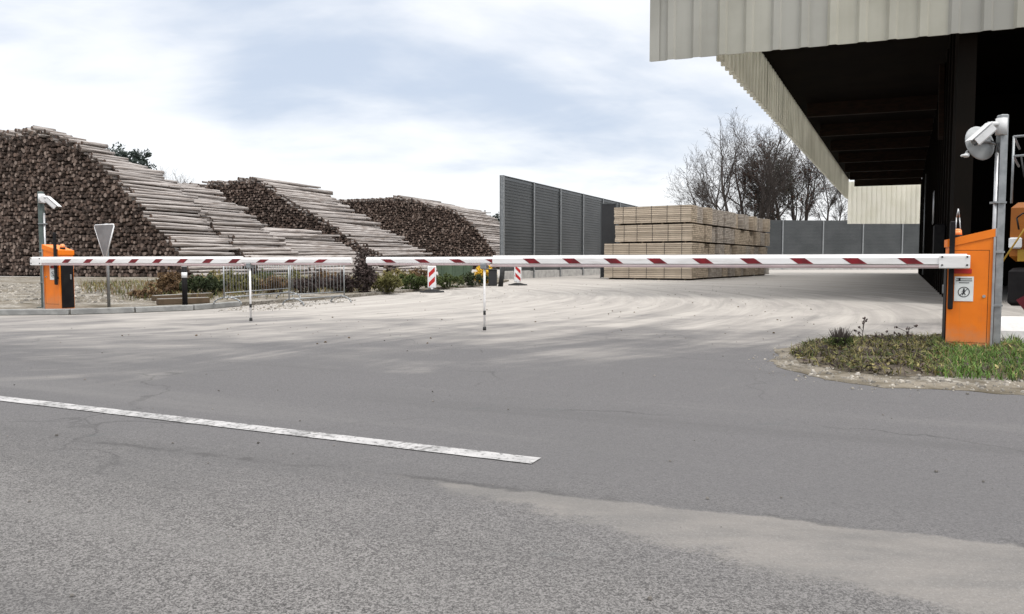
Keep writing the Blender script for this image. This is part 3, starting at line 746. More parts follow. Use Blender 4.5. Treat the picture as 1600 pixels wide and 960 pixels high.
# ================================================================== BARRIERS
Rc = G(1511, 548); Lc = Vector((-8.73, 14.6, 0)); bu = (Lc-Rc).normalized()
def boom_t(px, O, u):           # distance along the boom line where it crosses the sight line px
    p = (px-800)/1200; return (p*O.y-O.x)/(u.x-p*u.y)
def barrier(O, u, side, z0, hgt, px_in, px_step, px_tip, px_rod, label, stripes_from):
    """local x: along the boom; local y*side: towards the road user (camera)"""
    t = thing('barrier_gate', label, 'barrier', (O.x, O.y, z0), rz_of(u))
    y = lambda v: v*side
    W_, D_ = .43, .30; h1 = hgt; h0 = hgt-.11                     # h1 at the outer end (x<0)
    fy = .02                                                     # front face
    # cabinet: prism in x-z extruded through the depth
    prof = [(-W_/2, 0), (W_/2, 0), (W_/2, h0-.035), (-W_/2, h1-.035)]
    b = MB(); b.extr(prof, (0, y(fy-D_), 0), (1, 0, 0), (0, 0, 1), (0, side, 0), D_)
    b.build('cabinet', M['orange'], t, fix=True); cab = t.children[-1] if t.children else None
    cab = [c for c in t.children if c.name.startswith('cabinet')][0]
    # lid with an overhang, sloping with the top
    lp = [(-W_/2-.012, h1-.085), (W_/2+.015, h0-.085), (W_/2+.015, h0), (-W_/2-.012, h1+.004)]
    b = MB(); b.extr(lp, (0, y(fy-D_-.012), 0), (1, 0, 0), (0, 0, 1), (0, side, 0), D_+.024); b.build('lid', M['orange'], t, fix=True)
    # aluminium corner trim at the outer end
    b = MB()
    for yy in (fy+.004,): b.box((-W_/2-.008, y(yy), (h1-.09)/2), (.022, .022, h1-.09))
    b.box((-W_/2-.018, y(fy-D_/2), h1-.04), (.012, D_+.03, .09))
    b.build('corner_trim', M['alu'], t)
    # front cover seam, lock and hinges
    b = MB()
    for xa, xb, za, zb_ in ((-W_/2+.035, W_/2-.035, .10, .104), (-W_/2+.035, -W_/2+.039, .104, h0-.12), (-W_/2+.039, W_/2-.035, h0-.124, h0-.12)):
        b.box(((xa+xb)/2, y(fy+.0008), (za+zb_)/2), (xb-xa, .0016, zb_-za))
    b.build('cover_seam', M['black'], cab)
    b = MB(); b.tube((-W_/2+.075, y(fy-.002), .62), (-W_/2+.075, y(fy+.010), .62), .016, .016, 12); b.build('lock', M['alu'], cab)
    # black service door on the road side
    b = MB(); b.box((W_/2+.006, y(fy-D_/2-.01), (h0-.2)/2+.03), (.012, D_-.05, h0-.20), 0, None, .004); b.build('door', M['black'], t)
    dr = [c for c in t.children if c.name.startswith('door')][-1]
    b = MB(); b.box((W_/2+.02, y(fy-D_+.08), h0*.55), (.016, .02, .10), 0, None, .004); b.build('handle', M['alu'], dr)
    # black upright safety bar
    b = MB(); b.box((W_/2-.028, y(fy+.045), .96), (.05, .035, .98), 0, None, .01); b.box((W_/2-.028, y(fy+.016), .60), (.03, .03, .04)); b.box((W_/2-.028, y(fy+.016), 1.12), (.03, .03, .04))
    b.build('safety_bar', M['black'], t)
    # beacon
    b = MB(); b.tube((W_/2-.10, y(-.14), h0+.015), (W_/2-.10, y(-.14), h0+.05), .05, .05, 14); b.build('beacon_base', M['black'], t)
    b = MB(); b.tube((W_/2-.10, y(-.14), h0+.05), (W_/2-.10, y(-.14), h0+.10), .045, .04, 14); b.sphere((W_/2-.10, y(-.14), h0+.10), .04, 12, 6, 0, (1, 1, .6)); b.build('beacon', M['lamp_orange'], t)
    # notice sheet with lines of writing and a no-pedestrians ring
    sx0, sz0, sw, sh = .10, .70, .185, .275
    sx0 = W_/2-.16
    yf = fy+.004
    b = MB(); b.box((sx0, y(yf), sz0), (sw, .004, sh)); b.build('notice', M['paper'], t); nt = [c for c in t.children if c.name.startswith('notice')][-1]
    b = MB(); yi = y(yf+.0035)
    for k, (wd, oo) in enumerate(((.15, 0), (.155, 0), (.10, .0))): b.box((sx0+oo, yi, sz0+.112-k*.022), (wd, .002, .008))
    b.box((sx0+side*.045, yi, sz0+.104), (.02, .0025, .035))
    cz = sz0-.035; RR_ = .058; n = 28
    for i in range(n):
        a0_, a1_ = 2*math.pi*i/n, 2*math.pi*(i+1)/n
        vs = [(sx0+rr*math.cos(a), yi+y(.001), cz+rr*math.sin(a)) for a in (a0_, a1_) for rr in (RR_-.008, RR_)]
        b.add(vs, [(0, 1, 3, 2)])
    b.sphere((sx0, yi, cz+.033), .009, 10, 6, 0, (1, .15, 1))
    def stroke(xa, za, xb, zb, wd):
        d = Vector((xb-xa, 0, zb-za)); L = d.length; ang = math.atan2(d.z, d.x)
        b.box((sx0+(xa+xb)/2, yi, cz+(za+zb)/2), (L, .0022, wd), 0, Matrix.Rotation(-ang, 3, 'Y'))
    for st in ((0, .024, -.002, -.006, .016), (-.001, -.006, .014, -.036, .009), (-.003, -.006, -.016, -.034, .009), (.002, .018, .018, .004, .006), (-.002, .018, -.017, .006, .006), (-.041, .041, .041, -.041, .007)): stroke(*st)
    b.build('notice_print', M['ink'], nt)
    # boom arm: rounded aluminium profile, thick section then slim section
    x_in = boom_t(px_in, O, u); x_step = boom_t(px_step, O, u); x_tip = boom_t(px_tip, O, u)
    zb = CAM_H-z0
    def profile(h, d):
        k = h/2; return [(-d*.5, -k*.42), (-d*.5, k*.42), (-d*.34, k*.62), (-d*.22, k*.94), (d*.22, k*.94), (d*.34, k*.62), (d*.5, k*.42), (d*.5, -k*.42), (d*.34, -k*.55), (-d*.34, -k*.55)]
    arm = MB(); yc = fy+.085
    for xa, xb, h, d in ((x_in, x_step, .165, .075), (x_step-.12, x_tip, .125, .055)):
        arm.extr([(a*1, c) for a, c in profile(h, d)], (xa, y(yc), zb), (0, side, 0), (0, 0, 1), (1, 0, 0), xb-xa)
    x = stripes_from
    while x < x_tip-.4:
        slim = x > x_step-.1; hh = (.125 if slim else .165)*.21; dd = (.0275 if slim else .0375)+.0015
        for sgn in (1, -1):
            yy = y(yc+sgn*dd); sk_ = .05
            arm.add([(x-.085-sk_, yy, zb-hh), (x+.085-sk_, yy, zb-hh), (x+.085+sk_, yy, zb+hh), (x-.085+sk_, yy, zb+hh)], [(0, 1, 2, 3)], 1)
        x += .575
    ao = arm.build('boom_arm', [M['boom_white'], M['boom_red']], t)
    ed = MB()                                                    # soft lower edge
    for xa, xb, h, d in ((x_in+.26, x_step+.04, .165, .075), (x_step+.05, x_tip-.02, .125, .055)):
        k = h/2; ed.extr([(-d*.30, -k*.55), (-d*.36, -k*.75), (-d*.2, -k*1.0), (d*.2, -k*1.0), (d*.36, -k*.75), (d*.30, -k*.55)], (xa, y(yc), zb-.001), (0, side, 0), (0, 0, 1), (1, 0, 0), xb-xa)
    ed.build('edge_profile', M['boom_pink_reflect'], ao, fix=True)
    b = MB(); b.box((x_in+.12, y(yc), zb-.01), (.30, .095, .15), 0, None, .01)
    b.build('arm_clamp', M['boom_white'], t)
    b = MB()
    for dxx in (-.02, .22):
        for dzz in (-.045, .045): b.tube((x_in+.02+dxx, y(yc+.045), zb+dzz), (x_in+.02+dxx, y(yc+.056), zb+dzz), .010, n=8)
    b.build('bolt', M['black'], t)
    b = MB(); b.tube((x_in+.14, y(fy-.01), zb), (x_in+.14, y(yc-.03), zb), .06, .06, 14); b.build('pivot', M['galv'], t)
    b = MB(); b.box((W_/2-.13, y(fy+.004), zb-.115), (.20, .006, .05)); b.build('warning_label', M['red'], t)
    # hanging prop
    xr = boom_t(px_rod, O, u); foot = -z0+.02
    b = MB(); b.tube((xr, y(yc), zb-.05), (xr, y(yc), foot+.02), .0165, .0165, 8, 0); ro = b.build('prop', M['boom_white'], t)
    b = MB(); b.tube((xr, y(yc), foot), (xr, y(yc), foot+.05), .026, .024, 8); b.tube((xr, y(yc), foot+.22), (xr, y(yc), foot+.28), .019, .019, 8); b.build('prop_foot', M['rubber'], ro)
    b = MB(); b.box((xr, y(yc), zb-.075), (.09, .09, .08), 0, None, .01); b.build('prop_hinge', M['galv'], ro)
    return t
tR = barrier(Rc, bu, 1, -.01, 1.36, 1507, 776, 580, 762, 'orange barrier cabinet at right standing in grass with striped boom', .60)
b = MB(); yb = -.16
b.path([(.08, yb, 1.28), (.10, yb, 1.50), (.115, yb, 1.60), (.13, yb, 1.50), (.135, yb, 1.29)], .006, 6); b.build('cable_loop', M['alu'], tR)
tL = barrier(Lc, -bu, -1, KZ*.8, 1.23, 62, 387, 556, 398, 'orange barrier cabinet at left on the kerbed verge with striped boom', .60)

# ================================================================== CAMERA MASTS
def mast(x, y, z0, h, label, sidex, big, steel, yaw):
    t = thing('camera_mast', label, 'mast', (x, y, z0), yaw)
    b = MB(); b.box((0, 0, h/2), (.082, .082, h), 0, None, .008); b.box((0, 0, .008), (.2, .2, .016)); b.build('post', steel, t)
    b = MB(); b.tube((sidex*.062, -.02, .05), (sidex*.062, -.02, h-.42), .02); 
    b.build('conduit', M['alu'], t)
    for zz_ in (.5, 1.1, 1.65):
        b = MB(); b.box((sidex*.03, -.02, zz_), (.13, .10, .02)); b.build('clip', M['galv'], t)
    hz = h-.13
    b = MB(); b.tube((sidex*.05, -.06, hz-.10), (sidex*.05, -.06, hz+.08), .058, .058, 16); b.build('junction_drum', M['white_plastic'], t)
    b = MB(); b.tube((sidex*.06, -.06, hz+.02), (sidex*.22, -.09, hz+.01), .03, .026); b.tube((sidex*.22, -.09, hz+.012), (sidex*.24, -.09, hz-.06), .026, .03)
    b.build('bracket', M['white_plastic'], t)
    rot = Matrix.Rotation(sidex*R(42), 3, 'Y')
    c = Vector((sidex*.27, -.10, hz-.11))
    b = MB(); b.box(c, (.25, .10, .10), 0, rot, .018); ch = b.build('camera_housing', M['white_plastic'], t)
    b = MB(); b.box(c+rot @ Vector((sidex*.012, 0, .062)), (.30, .125, .012), 0, rot, .004); b.build('sunshade', M['white_plastic'], ch)
    b = MB(); b.tube(c+rot @ Vector((sidex*.124, 0, 0)), c+rot @ Vector((sidex*.132, 0, 0)), .038, .038, 14); b.build('lens', M['glass_dark'], ch)
    if big:
        rr = .195; dc = Vector((sidex*.19, .06, hz-.165)); nrm = Vector((-.25*sidex, -.93, .22)).normalized()
        q = nrm.to_track_quat('Z', 'Y').to_matrix(); b = MB(); n = 28; prof = [(0, -.055), (.07, -.05), (.13, -.028), (.185, .012), (.198, .020), (.198, .028), (.18, .026), (.12, .0), (.0, -.02)]
        prof = [(r_, -z_) for r_, z_ in prof]; vs = []
        for r_, z_ in prof:
            for i in range(n):
                a = 2*math.pi*i/n; vs.append(dc+q @ Vector((r_*math.cos(a), r_*math.sin(a), z_)))
        fs = [(k*n+i, k*n+(i+1) % n, k*n+n+(i+1) % n, k*n+n+i) for k in range(len(prof)-1) for i in range(n)]
        b.add(vs, fs, 0, True); b.build('dish', M['grey_disc'], t, fix=True); ds = [k for k in t.children if k.name.startswith('dish')][0]
        b = MB(); b.box(dc+q @ Vector((-.02, 0, .075)), (.10, .07, .05), 0, q, .01); b.tube(dc+q @ Vector((0, 0, .05)), Vector((sidex*.03, 0, hz-.2)), .018); b.build('dish_mount', M['galv'], ds)
        e0 = dc+Vector((sidex*.17, -.02, -.10)); e1 = dc+Vector((sidex*.265, -.14, -.165))
        b = MB(); b.tube(e0, e1, .011); b.build('feed_arm', M['galv'], ds)
        b = MB(); b.tube(e1, e1+Vector((-sidex*.05, .04, .012)), .022, .028, 10); b.box(e1+Vector((sidex*.01, -.01, 0)), (.06, .05, .025), 0, None, .008); b.build('feed_head', M['white_plastic'], ds)
        b = MB(); b.path([(sidex*.15, .0, hz-.14), (sidex*.09, -.05, hz-.19), (sidex*.06, -.05, hz-.30)], .007, 6); b.build('cable', M['rubber'], t)
    else:
        b = MB(); b.tube((sidex*.06, -.02, hz-.02), (sidex*.12, -.09, hz-.02), .075, .075, 18); b.build('floodlight', M['white_plastic'], t)
    return t
pm = G(1562, 548)
mast(pm.x, pm.y+.1, 0, 2.62, 'grey square mast right of the orange cabinet carrying camera and round dish', -1, True, M['galv'], 0)
pl = PY(67, 400, 15.2)
mast(pl.x, 15.2, .08, 2.28, 'slim green grey mast behind the left cabinet with white camera on top', 1, False, M['green_steel'], 0)

# ================================================================== SIGN, BOLLARD, BEACONS, BARRIERS
ps = PY(170, 470, 15.3)
t = thing('road_sign', 'back of an inverted triangle road sign on a thin grey post', 'sign', (ps.x, ps.y, .08), R(-34))
b = MB(); b.tube((0, 0, 0), (0, 0, 1.66), .03, .03, 10); b.build('post', M['galv'], t)
b = MB(); tri = [(-.36, 1.60), (-.33, 1.635), (.33, 1.635), (.36, 1.60), (.03, .98), (-.03, .98)]
b.extr(tri, (0, -.042, 0), (1, 0, 0), (0, 0, 1), (0, -1, 0), .012); pn = b.build('sign_panel', M['sign_back'], t, fix=True)
b = MB()
for p, q in zip(tri, tri[1:]+tri[:1]): b.tube((p[0], -.045, p[1]), (q[0], -.045, q[1]), .014, .014, 6)
b.build('rim', M['sign_white'], pn)
b = MB()
for z in (1.15, 1.5): b.box((0, -.02, z), (.34 if z > 1.3 else .12, .03, .03))
b.build('clamp', M['galv'], t)

pb = PY(289, 470, 15.6)
t = thing('bollard', 'black and white banded bollard on the left verge beside stacked beams', 'bollard', (pb.x, pb.y, .08))
b = MB(); b.tube((0, 0, 0), (0, 0, .88), .052, .052, 16); b.sphere((0, 0, .88), .052, 16, 6, 0, (1, 1, .4)); b.build('post', M['black'], t)
for z0, z1 in ((.80, .89), (.58, .69)):
    b = MB(); b.tube((0, 0, z0), (0, 0, z1), .0545, .0545, 16); b.build('band', M['sign_white'], t)

# lying beams by the bollard
for k, (pa, pb_) in enumerate((((240, 470), (330, 465)), ((246, 476), (326, 473)))):
    p = G(*pa, .09); q = G(*pb_, .09); d = q-p
    b = MB(); rr = Matrix.Rotation(rz_of(d), 3, 'Z')
    b.box((0, 0, .06), (d.length, .14, .12), 0, rr, .01); o = b.build('timber_beam', M['bearer'], None, ((p.x+q.x)/2, (p.y+q.y)/2, .082))
    tag(o, ('weathered dark beam lying behind the banded bollard', 'weathered dark beam lying at the foot of the banded bollard')[k], 'beam')
    b = MB(); b.box((0, -.0, .124), (d.length-.02, .10, .006), 0, rr); b.build('pale_top', M['concrete'], o)

def crowd_barrier(p, q, label):
    p, q = Vector(p), Vector(q); d = q-p; L = d.length
    t = thing('crowd_barrier', label, 'barrier', p, rz_of(d), 'steel crowd barriers by the verge')
    b = MB(); r = .015
    b.path([(0, 0, .16), (0, 0, .90), (.06, 0, .96), (L-.06, 0, .96), (L, 0, .90), (L, 0, .16), (0, 0, .16)], r, 8); b.tube((0, 0, .26), (L, 0, .26), .012, n=6); n = int(L/.115)
    for i in range(1, n): b.tube((L*i/n, 0, .26), (L*i/n, 0, .96), .006, n=5)
    b.build('frame', M['galv'], t)
    for x in (.12, L-.12):
        b = MB(); pts = []
        for i in range(9):
            a = math.pi*i/8; pts.append((x+.0, -.32*math.cos(a), .015+.15*math.sin(a)))
        b.path(pts, .017, 7); b.tube((x, 0, .15), (x, 0, .2), .017); b.build('foot', M['galv'], t)
    return t
crowd_barrier(G(452, 479), G(538, 473), 'steel crowd barrier nearer the road, right one of the pair')
crowd_barrier(G(336, 480, .08)+Vector((0, .5, 0)), G(445, 474)+Vector((0, .5, 0)), 'steel crowd barrier half hidden in weeds, left one of the pair')

def delineator(px, py_base, py_top, w_px, label, yaw=0, mirror=1):
    g = G(px, py_base); s_ = g.y/1200; hh = (py_base-py_top)*s_; wd = w_px*s_
    t = thing('delineator', label, 'traffic beacon', g, yaw, 'red and white traffic beacons')
    z0 = .14
    b = MB(); n = 24; b.tube((0, 0, 0), (0, 0, .045), .40, .38, n); b.tube((0, 0, .045), (0, 0, .10), .30, .12, n); b.build('base', M['rubber'], t)
    b = MB(); b.box((0, 0, z0+(hh-z0)/2), (wd, .05, hh-z0), 0, None, .015); b.box((0, 0, .12), (.07, .05, .08)); b.build('panel', M['sign_white'], t)
    b = MB(); H = hh-z0-.08; W2 = wd/2-.035; k = .5
    # slanted red bars clipped to the panel
    n = 2
    for sgn in (-1, 1):
        for i in range(n):
            zc = z0+.04+H*(i+.25)/n*1.0; hb = H/n*.5; sl = W2*mirror*2.0*sgn
            pts = [(-W2, zc-sl*.5), (W2, zc+sl*.5), (W2, zc+sl*.5+hb), (-W2, zc-sl*.5+hb)]
            pts = [(a, min(max(c, z0+.03), hh-.03)) for a, c in pts]
            b.add([(a, sgn*.0275, c) for a, c in pts], [(0, 1, 2, 3)])
    b.build('red_bars', M['red'], t)
    return t
delineator(675, 457, 416, 13, 'red and white traffic beacon on round base in front of the grassy verge', 0, -1)
delineator(809, 446, 414, 11, 'red and white traffic beacon on round base in front of the noise wall', R(15), 1)

# green skip behind the verge
gp = G(711, 440); gp.y = 36; gp.x = (711-800)/1200*36
t = thing('waste_skip', 'dark green skip with a pale cover behind the grassy verge', 'skip', (gp.x, gp.y, .08))
b = MB(); b.extr([(-.62, 0), (.62, 0), (.85, .8), (-.85, .8)], (0, -.7, 0), (1, 0, 0), (0, 0, 1), (0, 1, 0), 1.4)
for x in (-.5, 0, .5): b.box((x, -.725, .42), (.06, .05, .74), 0)
b.build('tub', M['skip_green'], t, fix=True)
b = MB(); b.box((0, 0, .86), (1.75, 1.45, .10), 0, None, .03); b.build('cover', M['white_concrete'], t)
# thick dark timber post by the wall end
pp = G(782, 448); t = thing('timber_post', 'short dark leaning timber post at the end of the noise wall', 'post', (pp.x, pp.y, 0))
b = MB(); b.tube((0, 0, 0), (.10, 0, .78), .10, .085, 9); b.build('shaft', M['rubber'], t)
b = MB(); b.tube((.10, 0, .78), (.105, 0, .80), .087, .07, 9); b.build('cap', M['bearer'], t)
pp = G(770, 447); t = thing('utility_box', 'small dark grey utility box beside the leaning timber post', 'box', (pp.x, pp.y, 0))
b = MB(); b.box((0, 0, .33), (.34, .28, .64), 0, None, .02); b.build('housing', M['dark_panel'], t)
b = MB(); b.box((0, 0, .665), (.40, .34, .03), 0, None, .01); b.build('lid', M['wall_grey'], t)

# ================================================================== MACHINE AT THE RIGHT EDGE
mx_, my_ = 7.17, 11.2
t = thing('loading_machine', 'orange and red loading machine parked in the dark bay at the right edge', 'machine', (mx_, my_, 0), R(-36))
b = MB(); b.box((1.35, .9, .62), (2.6, 1.7, .55), 0, None, .05); b.build('chassis', M['black'], t)
b = MB(); b.box((1.30, .9, 1.42), (2.5, 1.6, .86), 0, None, .08); bd = b.build('body', M['machine_orange'], t)
b = MB(); b.box((1.30, .085, 1.08), (2.3, .02, .17), 0); b.build('side_stripe', M['machine_yellow'], bd)
b = MB(); b.box((1.40, .95, 2.08), (2.0, 1.3, .40), 0, None, .06); b.build('engine_cover', M['machine_red'], t)
b = MB()
for z in (2.52, 2.80):
    b.tube((.05, .12, z), (2.5, .12, z), .018, n=6); b.tube((.05, .12, z), (.05, 1.6, z), .018, n=6)
for x in (.05, .42, .8, 1.3, 1.9, 2.5): b.tube((x, .12, 1.84), (x, .12, 2.8), .016, n=6)
b.build('railing', M['galv'], t)
b = MB(); b.box((.12, .06, 1.26), (.16, .08, .16), 0, None, .02); b.build('headlight', M['white_plastic'], t)
b = MB(); b.box((.42, .07, 1.30), (.34, .06, .30), 0, None, .02); b.build('side_window', M['glass_dark'], t)
b = MB(); b.path([(.16, .0, 1.45), (.13, -.02, 1.62), (.2, -.02, 1.68), (.36, -.02, 1.68), (.40, 0, 1.45)], .012, 6); b.build('grab_rail', M['black'], t)
for x in (.75, 2.0):
    b = MB(); b.tube((x, -.02, .42), (x, .30, .42), .42, .42, 28); wl = b.build('wheel', M['rubber'], t)
    b = MB(); b.tube((x, -.035, .42), (x, -.021, .42), .22, .24, 20); b.build('rim', M['machine_yellow'], wl)
b = MB()
for k in range(3): b.path([(.15+.3*k, .05, 2.5), (.2+.3*k, -.02, 2.2), (.5+.3*k, -.03, 2.05), (.7+.3*k, .05, 2.3)], .012, 6)
b.build('hose', M['rubber'], t)
b = MB(); b.tube((.45, -.18, 1.85), (-.12, -.30, .78), .013, n=6); b.build('stay_rod', M['machine_yellow'], t)
b = MB(); b.box((.34, -.16, .52), (.06, .06, 1.0)); b.box((.5, -.14, .40), (.5, .03, .45), 0, Matrix.Rotation(R(-35), 3, 'Y')); b.build('side_guard', M['machine_red'], t)
# rounded white concrete plinth in front of the machine
p = G(1640, 540); b = MB(); sec = [(-.36, 0), (.36, 0), (.33, .16), (.22, .27), (.05, .31), (-.2, .29), (-.33, .16)]
uu = Vector((.96, -.28, 0)); b.extr(sec, (0, 0, 0), Vector((-uu.y, uu.x, 0)), (0, 0, 1), uu, 3.4)
o = b.build('concrete_plinth', M['white_concrete'], None, (5.80, 9.6, 0), fix=True); tag(o, 'rounded white concrete plinth below the orange machine', 'plinth')

# ================================================================== VEGETATION
def rvec(r): 
    while True:
        v = Vector((r.uniform(-1, 1), r.uniform(-1, 1), r.uniform(-1, 1)))
        if .05 < v.length < 1: return v.normalized()
def leaf(b, c, n, size, r, mi=0):
    a = n.orthogonal().normalized(); a.rotate(Matrix.Rotation(r.uniform(0, 6.28), 3, n)); q = n.cross(a)
    b.add([c-a*size, c+q*size*.42, c+a*size, c-q*size*.42], [(0, 1, 2, 3)], mi)
def bare_tree(x, y, h, label, seed, spread=.5, lean=(0, 0), leaves=0, leafm='leaf_dark', twig='branch', name='bare_tree', lsize=.16, trunkh=.25, rr=.020, cat='tree', z0=0, group='trees behind the yard'):
    r = random.Random(seed); tk = MB(); cr = MB(); lf = MB(); tips = []; open_ = leaves < 600
    def grow(p, d, L, rad, lv):
        segs = 3 if lv < 3 else 2; n = 6 if lv < 2 else 3
        pts = [p]
        for i in range(segs):
            d = (d+rvec(r)*(.12+.05*lv)+Vector((0, 0, .10 if lv else .02))).normalized()
            q = pts[-1]+d*(L/segs); r0 = rad*(1-.5*i/segs); r1 = rad*(1-.5*(i+1)/segs)
            (tk if lv == 0 else cr).tube(pts[-1], q, r0, r1, n, 0, False); pts.append(q)
            if lv < 5:
                nb = {1: (1 if open_ else 2), 2: 2, 3: 2, 4: (1 if open_ else 2)}.get(lv, 2)
                if lv == 0: nb = 2 if i > 0 else 1
                for _ in range(nb):
                    a = rvec(r); a = (a-d*a.dot(d)).normalized(); ang = r.uniform(.35, .75)*(.8+spread)
                    nd = (d*math.cos(ang)+a*math.sin(ang)).normalized()
                    if lv < 2 and nd.z < .1: nd.z = .15; nd.normalize()
                    grow(q, nd, L*r.uniform(.42, .68), max(r1*r.uniform(.48, .68), .016), lv+1)
            if lv >= 3: tips.append(q)
        if lv < 4: grow(pts[-1], d, L*.62, rad*.5, lv+1)
    grow(Vector((0, 0, 0)), Vector((lean[0], lean[1], 1)).normalized(), h*.42, h*rr, 0)
    mz = max(v[2] for v in cr.v); k = h/mz
    t = thing(name, label, cat, (x, y, z0), 0, group)
    for m_ in (tk, cr): m_.v = [(v[0]*k, v[1]*k, v[2]*k) for v in m_.v]
    tk.build('trunk', M[twig], t); cr.build('branches', M[twig], t)
    if leaves:
        for _ in range(leaves):
            p = r.choice(tips)*k+rvec(r)*lsize*.9; leaf(lf, p, rvec(r), lsize*r.uniform(.6, 1.2), r)
        lf.build('foliage', M[leafm], t)
    return t
def tX(px, Y): return (px-800)/1200*Y
bz = 3.0
TY = 100
bare_tree(tX(1116, 96), 96, 13.5, 'bare spreading tree, leftmost above the lumber stack', 21, .55, (-.28, 0), z0=1)
bare_tree(tX(1143, 98), 98, 18.5, 'tall bare tree with forked dark trunk above the lumber stack', 5, .38, (-.05, 0), z0=1)
bare_tree(tX(1180, 102), 102, 20.5, 'tallest bare tree with ivy on its trunk', 9, .35, (.02, 0), 500, 'leaf_pine', lsize=.13, z0=1)
bare_tree(tX(1222, 104), 104, 17.5, 'dense dark tree with rusty leaves left of the hall corner', 13, .38, (0, 0), 1900, 'leaf_rust', lsize=.16, z0=2)
bare_tree(tX(1206, 108), 108, 16.5, 'dark olive leafed tree standing behind the rusty one', 17, .4, (.05, 0), 2600, 'leaf_pine', lsize=.17, z0=2)
bare_tree(tX(1258, 103), 103, 14.5, 'slim dark tree under the hall fascia with few leaves', 23, .3, (.06, 0), 500, 'leaf_rust', lsize=.13, z0=3)
bare_tree(tX(1288, 104), 104, 10.5, 'small bare forked tree next to the far white panel', 29, .28, (.05, 0), z0=3.5)
bare_tree(tX(1303, 107), 107, 9.0, 'small bare upright tree touching the far white panel in view', 31, .22, (.12, 0), z0=3.5)

bare_tree(tX(1128, 112), 112, 15.5, 'thin bare tree between the leftmost and the forked tree', 51, .5, (-.1, 0), z0=1)
bare_tree(tX(1163, 110), 110, 19.0, 'thin bare tree just right of the forked dark trunk', 53, .42, (0, 0), z0=1)
bare_tree(tX(1196, 99), 99, 17.5, 'slender bare tree in front of the olive and rusty crowns', 57, .36, (.03, 0), z0=1)
bare_tree(tX(1243, 109), 109, 15.5, 'thin bare tree between the rusty crown and the slim dark tree', 59, .36, (.04, 0), z0=2)
def leafy_tree(x, y, h, cr_r, label, seed, leafm, nclump=60, nl=60, lsize=.35, name='leafy_tree', group='trees behind the yard'):
    r = random.Random(seed); t = thing(name, label, 'tree', (x, y, 0), 0, group)
    tk = MB(); lf = MB(); cz = h-cr_r
    tk.tube((0, 0, 0), (0, 0, cz), cr_r*.09, cr_r*.06, 8)
    for i in range(nclump):
        d = rvec(r); c = Vector((d.x*cr_r, d.y*cr_r, d.z*cr_r*.9))*r.uniform(.45, 1.0)+Vector((0, 0, cz)); c += rvec(r)*cr_r*.08
        if i % 3 == 0: tk.tube((0, 0, cz*.8), c, cr_r*.03, .02, 5)
        rad = cr_r*r.uniform(.14, .26)
        for _ in range(nl): leaf(lf, c+rvec(r)*rad*r.random()**.5, rvec(r), lsize*r.uniform(.6, 1.2), r)
    tk.build('trunk', M['branch'], t); lf.build('crown', M[leafm], t); return t
leafy_tree(tX(204, 95), 95, 15.6, 3.5, 'round dark leafy tree rising behind the nearest log pile', 3, 'leaf_blue', 75, 55, .26)
bare_tree(tX(240, 105), 105, 14.0, 'faint bare tree behind the second log pile, beside the round leafy tree', 41, .2, (0, 0), 0, twig='branch_pale')
bare_tree(tX(281, 108), 108, 13.2, 'faint bare tree peeking over the second log pile', 43, .25, (0, 0), 0, twig='branch_pale')
for px, Y, h, sd_ in ((766, 150, 10.0, 3), (775, 160, 11.2, 4), (755, 170, 10.5, 6)):
    leafy_tree(tX(px, Y), Y, h, 2.6, {766: 'small dark far tree left of the noise wall end', 775: 'taller dark far tree touching the noise wall end', 755: 'small dark far tree over the farthest log pile'}[px], sd_, 'leaf_blue', 40, 30, .3)
p = (tX(758, 140), 140, 0); t = thing('power_pole', 'thin distant power pole over the farthest log pile', 'pole', p)
b = MB(); b.tube((0, 0, 0), (0, 0, 10.2), .14, .10, 8); b.build('shaft', M['branch'], t)
b = MB(); b.box((0, 0, 9.7), (2.2, .12, .12)); b.box((0, 0, 9.0), (1.4, .12, .12)); b.build('crossarm', M['branch'], t)

def shrub(px, py, w_px, h_px, label, leafm, seed, n=900, lsize=.05, stems=22, z0=.08, name='shrub', stemm='branch_pale', Y=None, upright=.6, group='weeds and shrubs on the left verge'):
    g = G(px, py, z0) if Y is None else Vector(((px-800)/1200*Y, Y, z0)); s_ = g.y/1200; w_ = w_px*s_/2; h_ = h_px*s_
    r = random.Random(seed); t = thing(name, label, 'shrub', g, 0, group); st = MB(); lf = MB(); tw = []
    for i in range(stems):
        a = r.uniform(0, 6.28); k = r.random()**.6; top = Vector((math.cos(a)*w_*k, math.sin(a)*w_*k*.8, h_*(1-.55*k*k)*r.uniform(.6, 1.05)))
        base = Vector((math.cos(a)*w_*k*.45, math.sin(a)*w_*k*.35, 0)); mid = base.lerp(top, .5)+Vector((0, 0, h_*.08))
        st.path([base, mid, top], max(.004, w_*.008), 4); tw.append((base, mid, top))
        for _ in range(2):
            f = r.uniform(.4, .9); p = mid.lerp(top, f); e = p+(rvec(r)+Vector((0, 0, .5)))*h_*.18; st.tube(p, e, max(.003, w_*.005), .002, 3, 0, False); tw.append((p, (p+e)/2, e))
    for _ in range(n):
        a_, m_, c_ = r.choice(tw); f = r.random()
        p = a_.lerp(m_, f*2) if f < .5 else m_.lerp(c_, f*2-1)
        p = p+rvec(r)*h_*.07*(1+f)
        if p.z < .01: p.z = .02
        nn_ = (rvec(r)+Vector((0, 0, upright))).normalized(); leaf(lf, p, nn_, lsize*r.uniform(.5, 1.3), r)
    st.build('stems', M[stemm], t); lf.build('foliage', M[leafm], t); return t
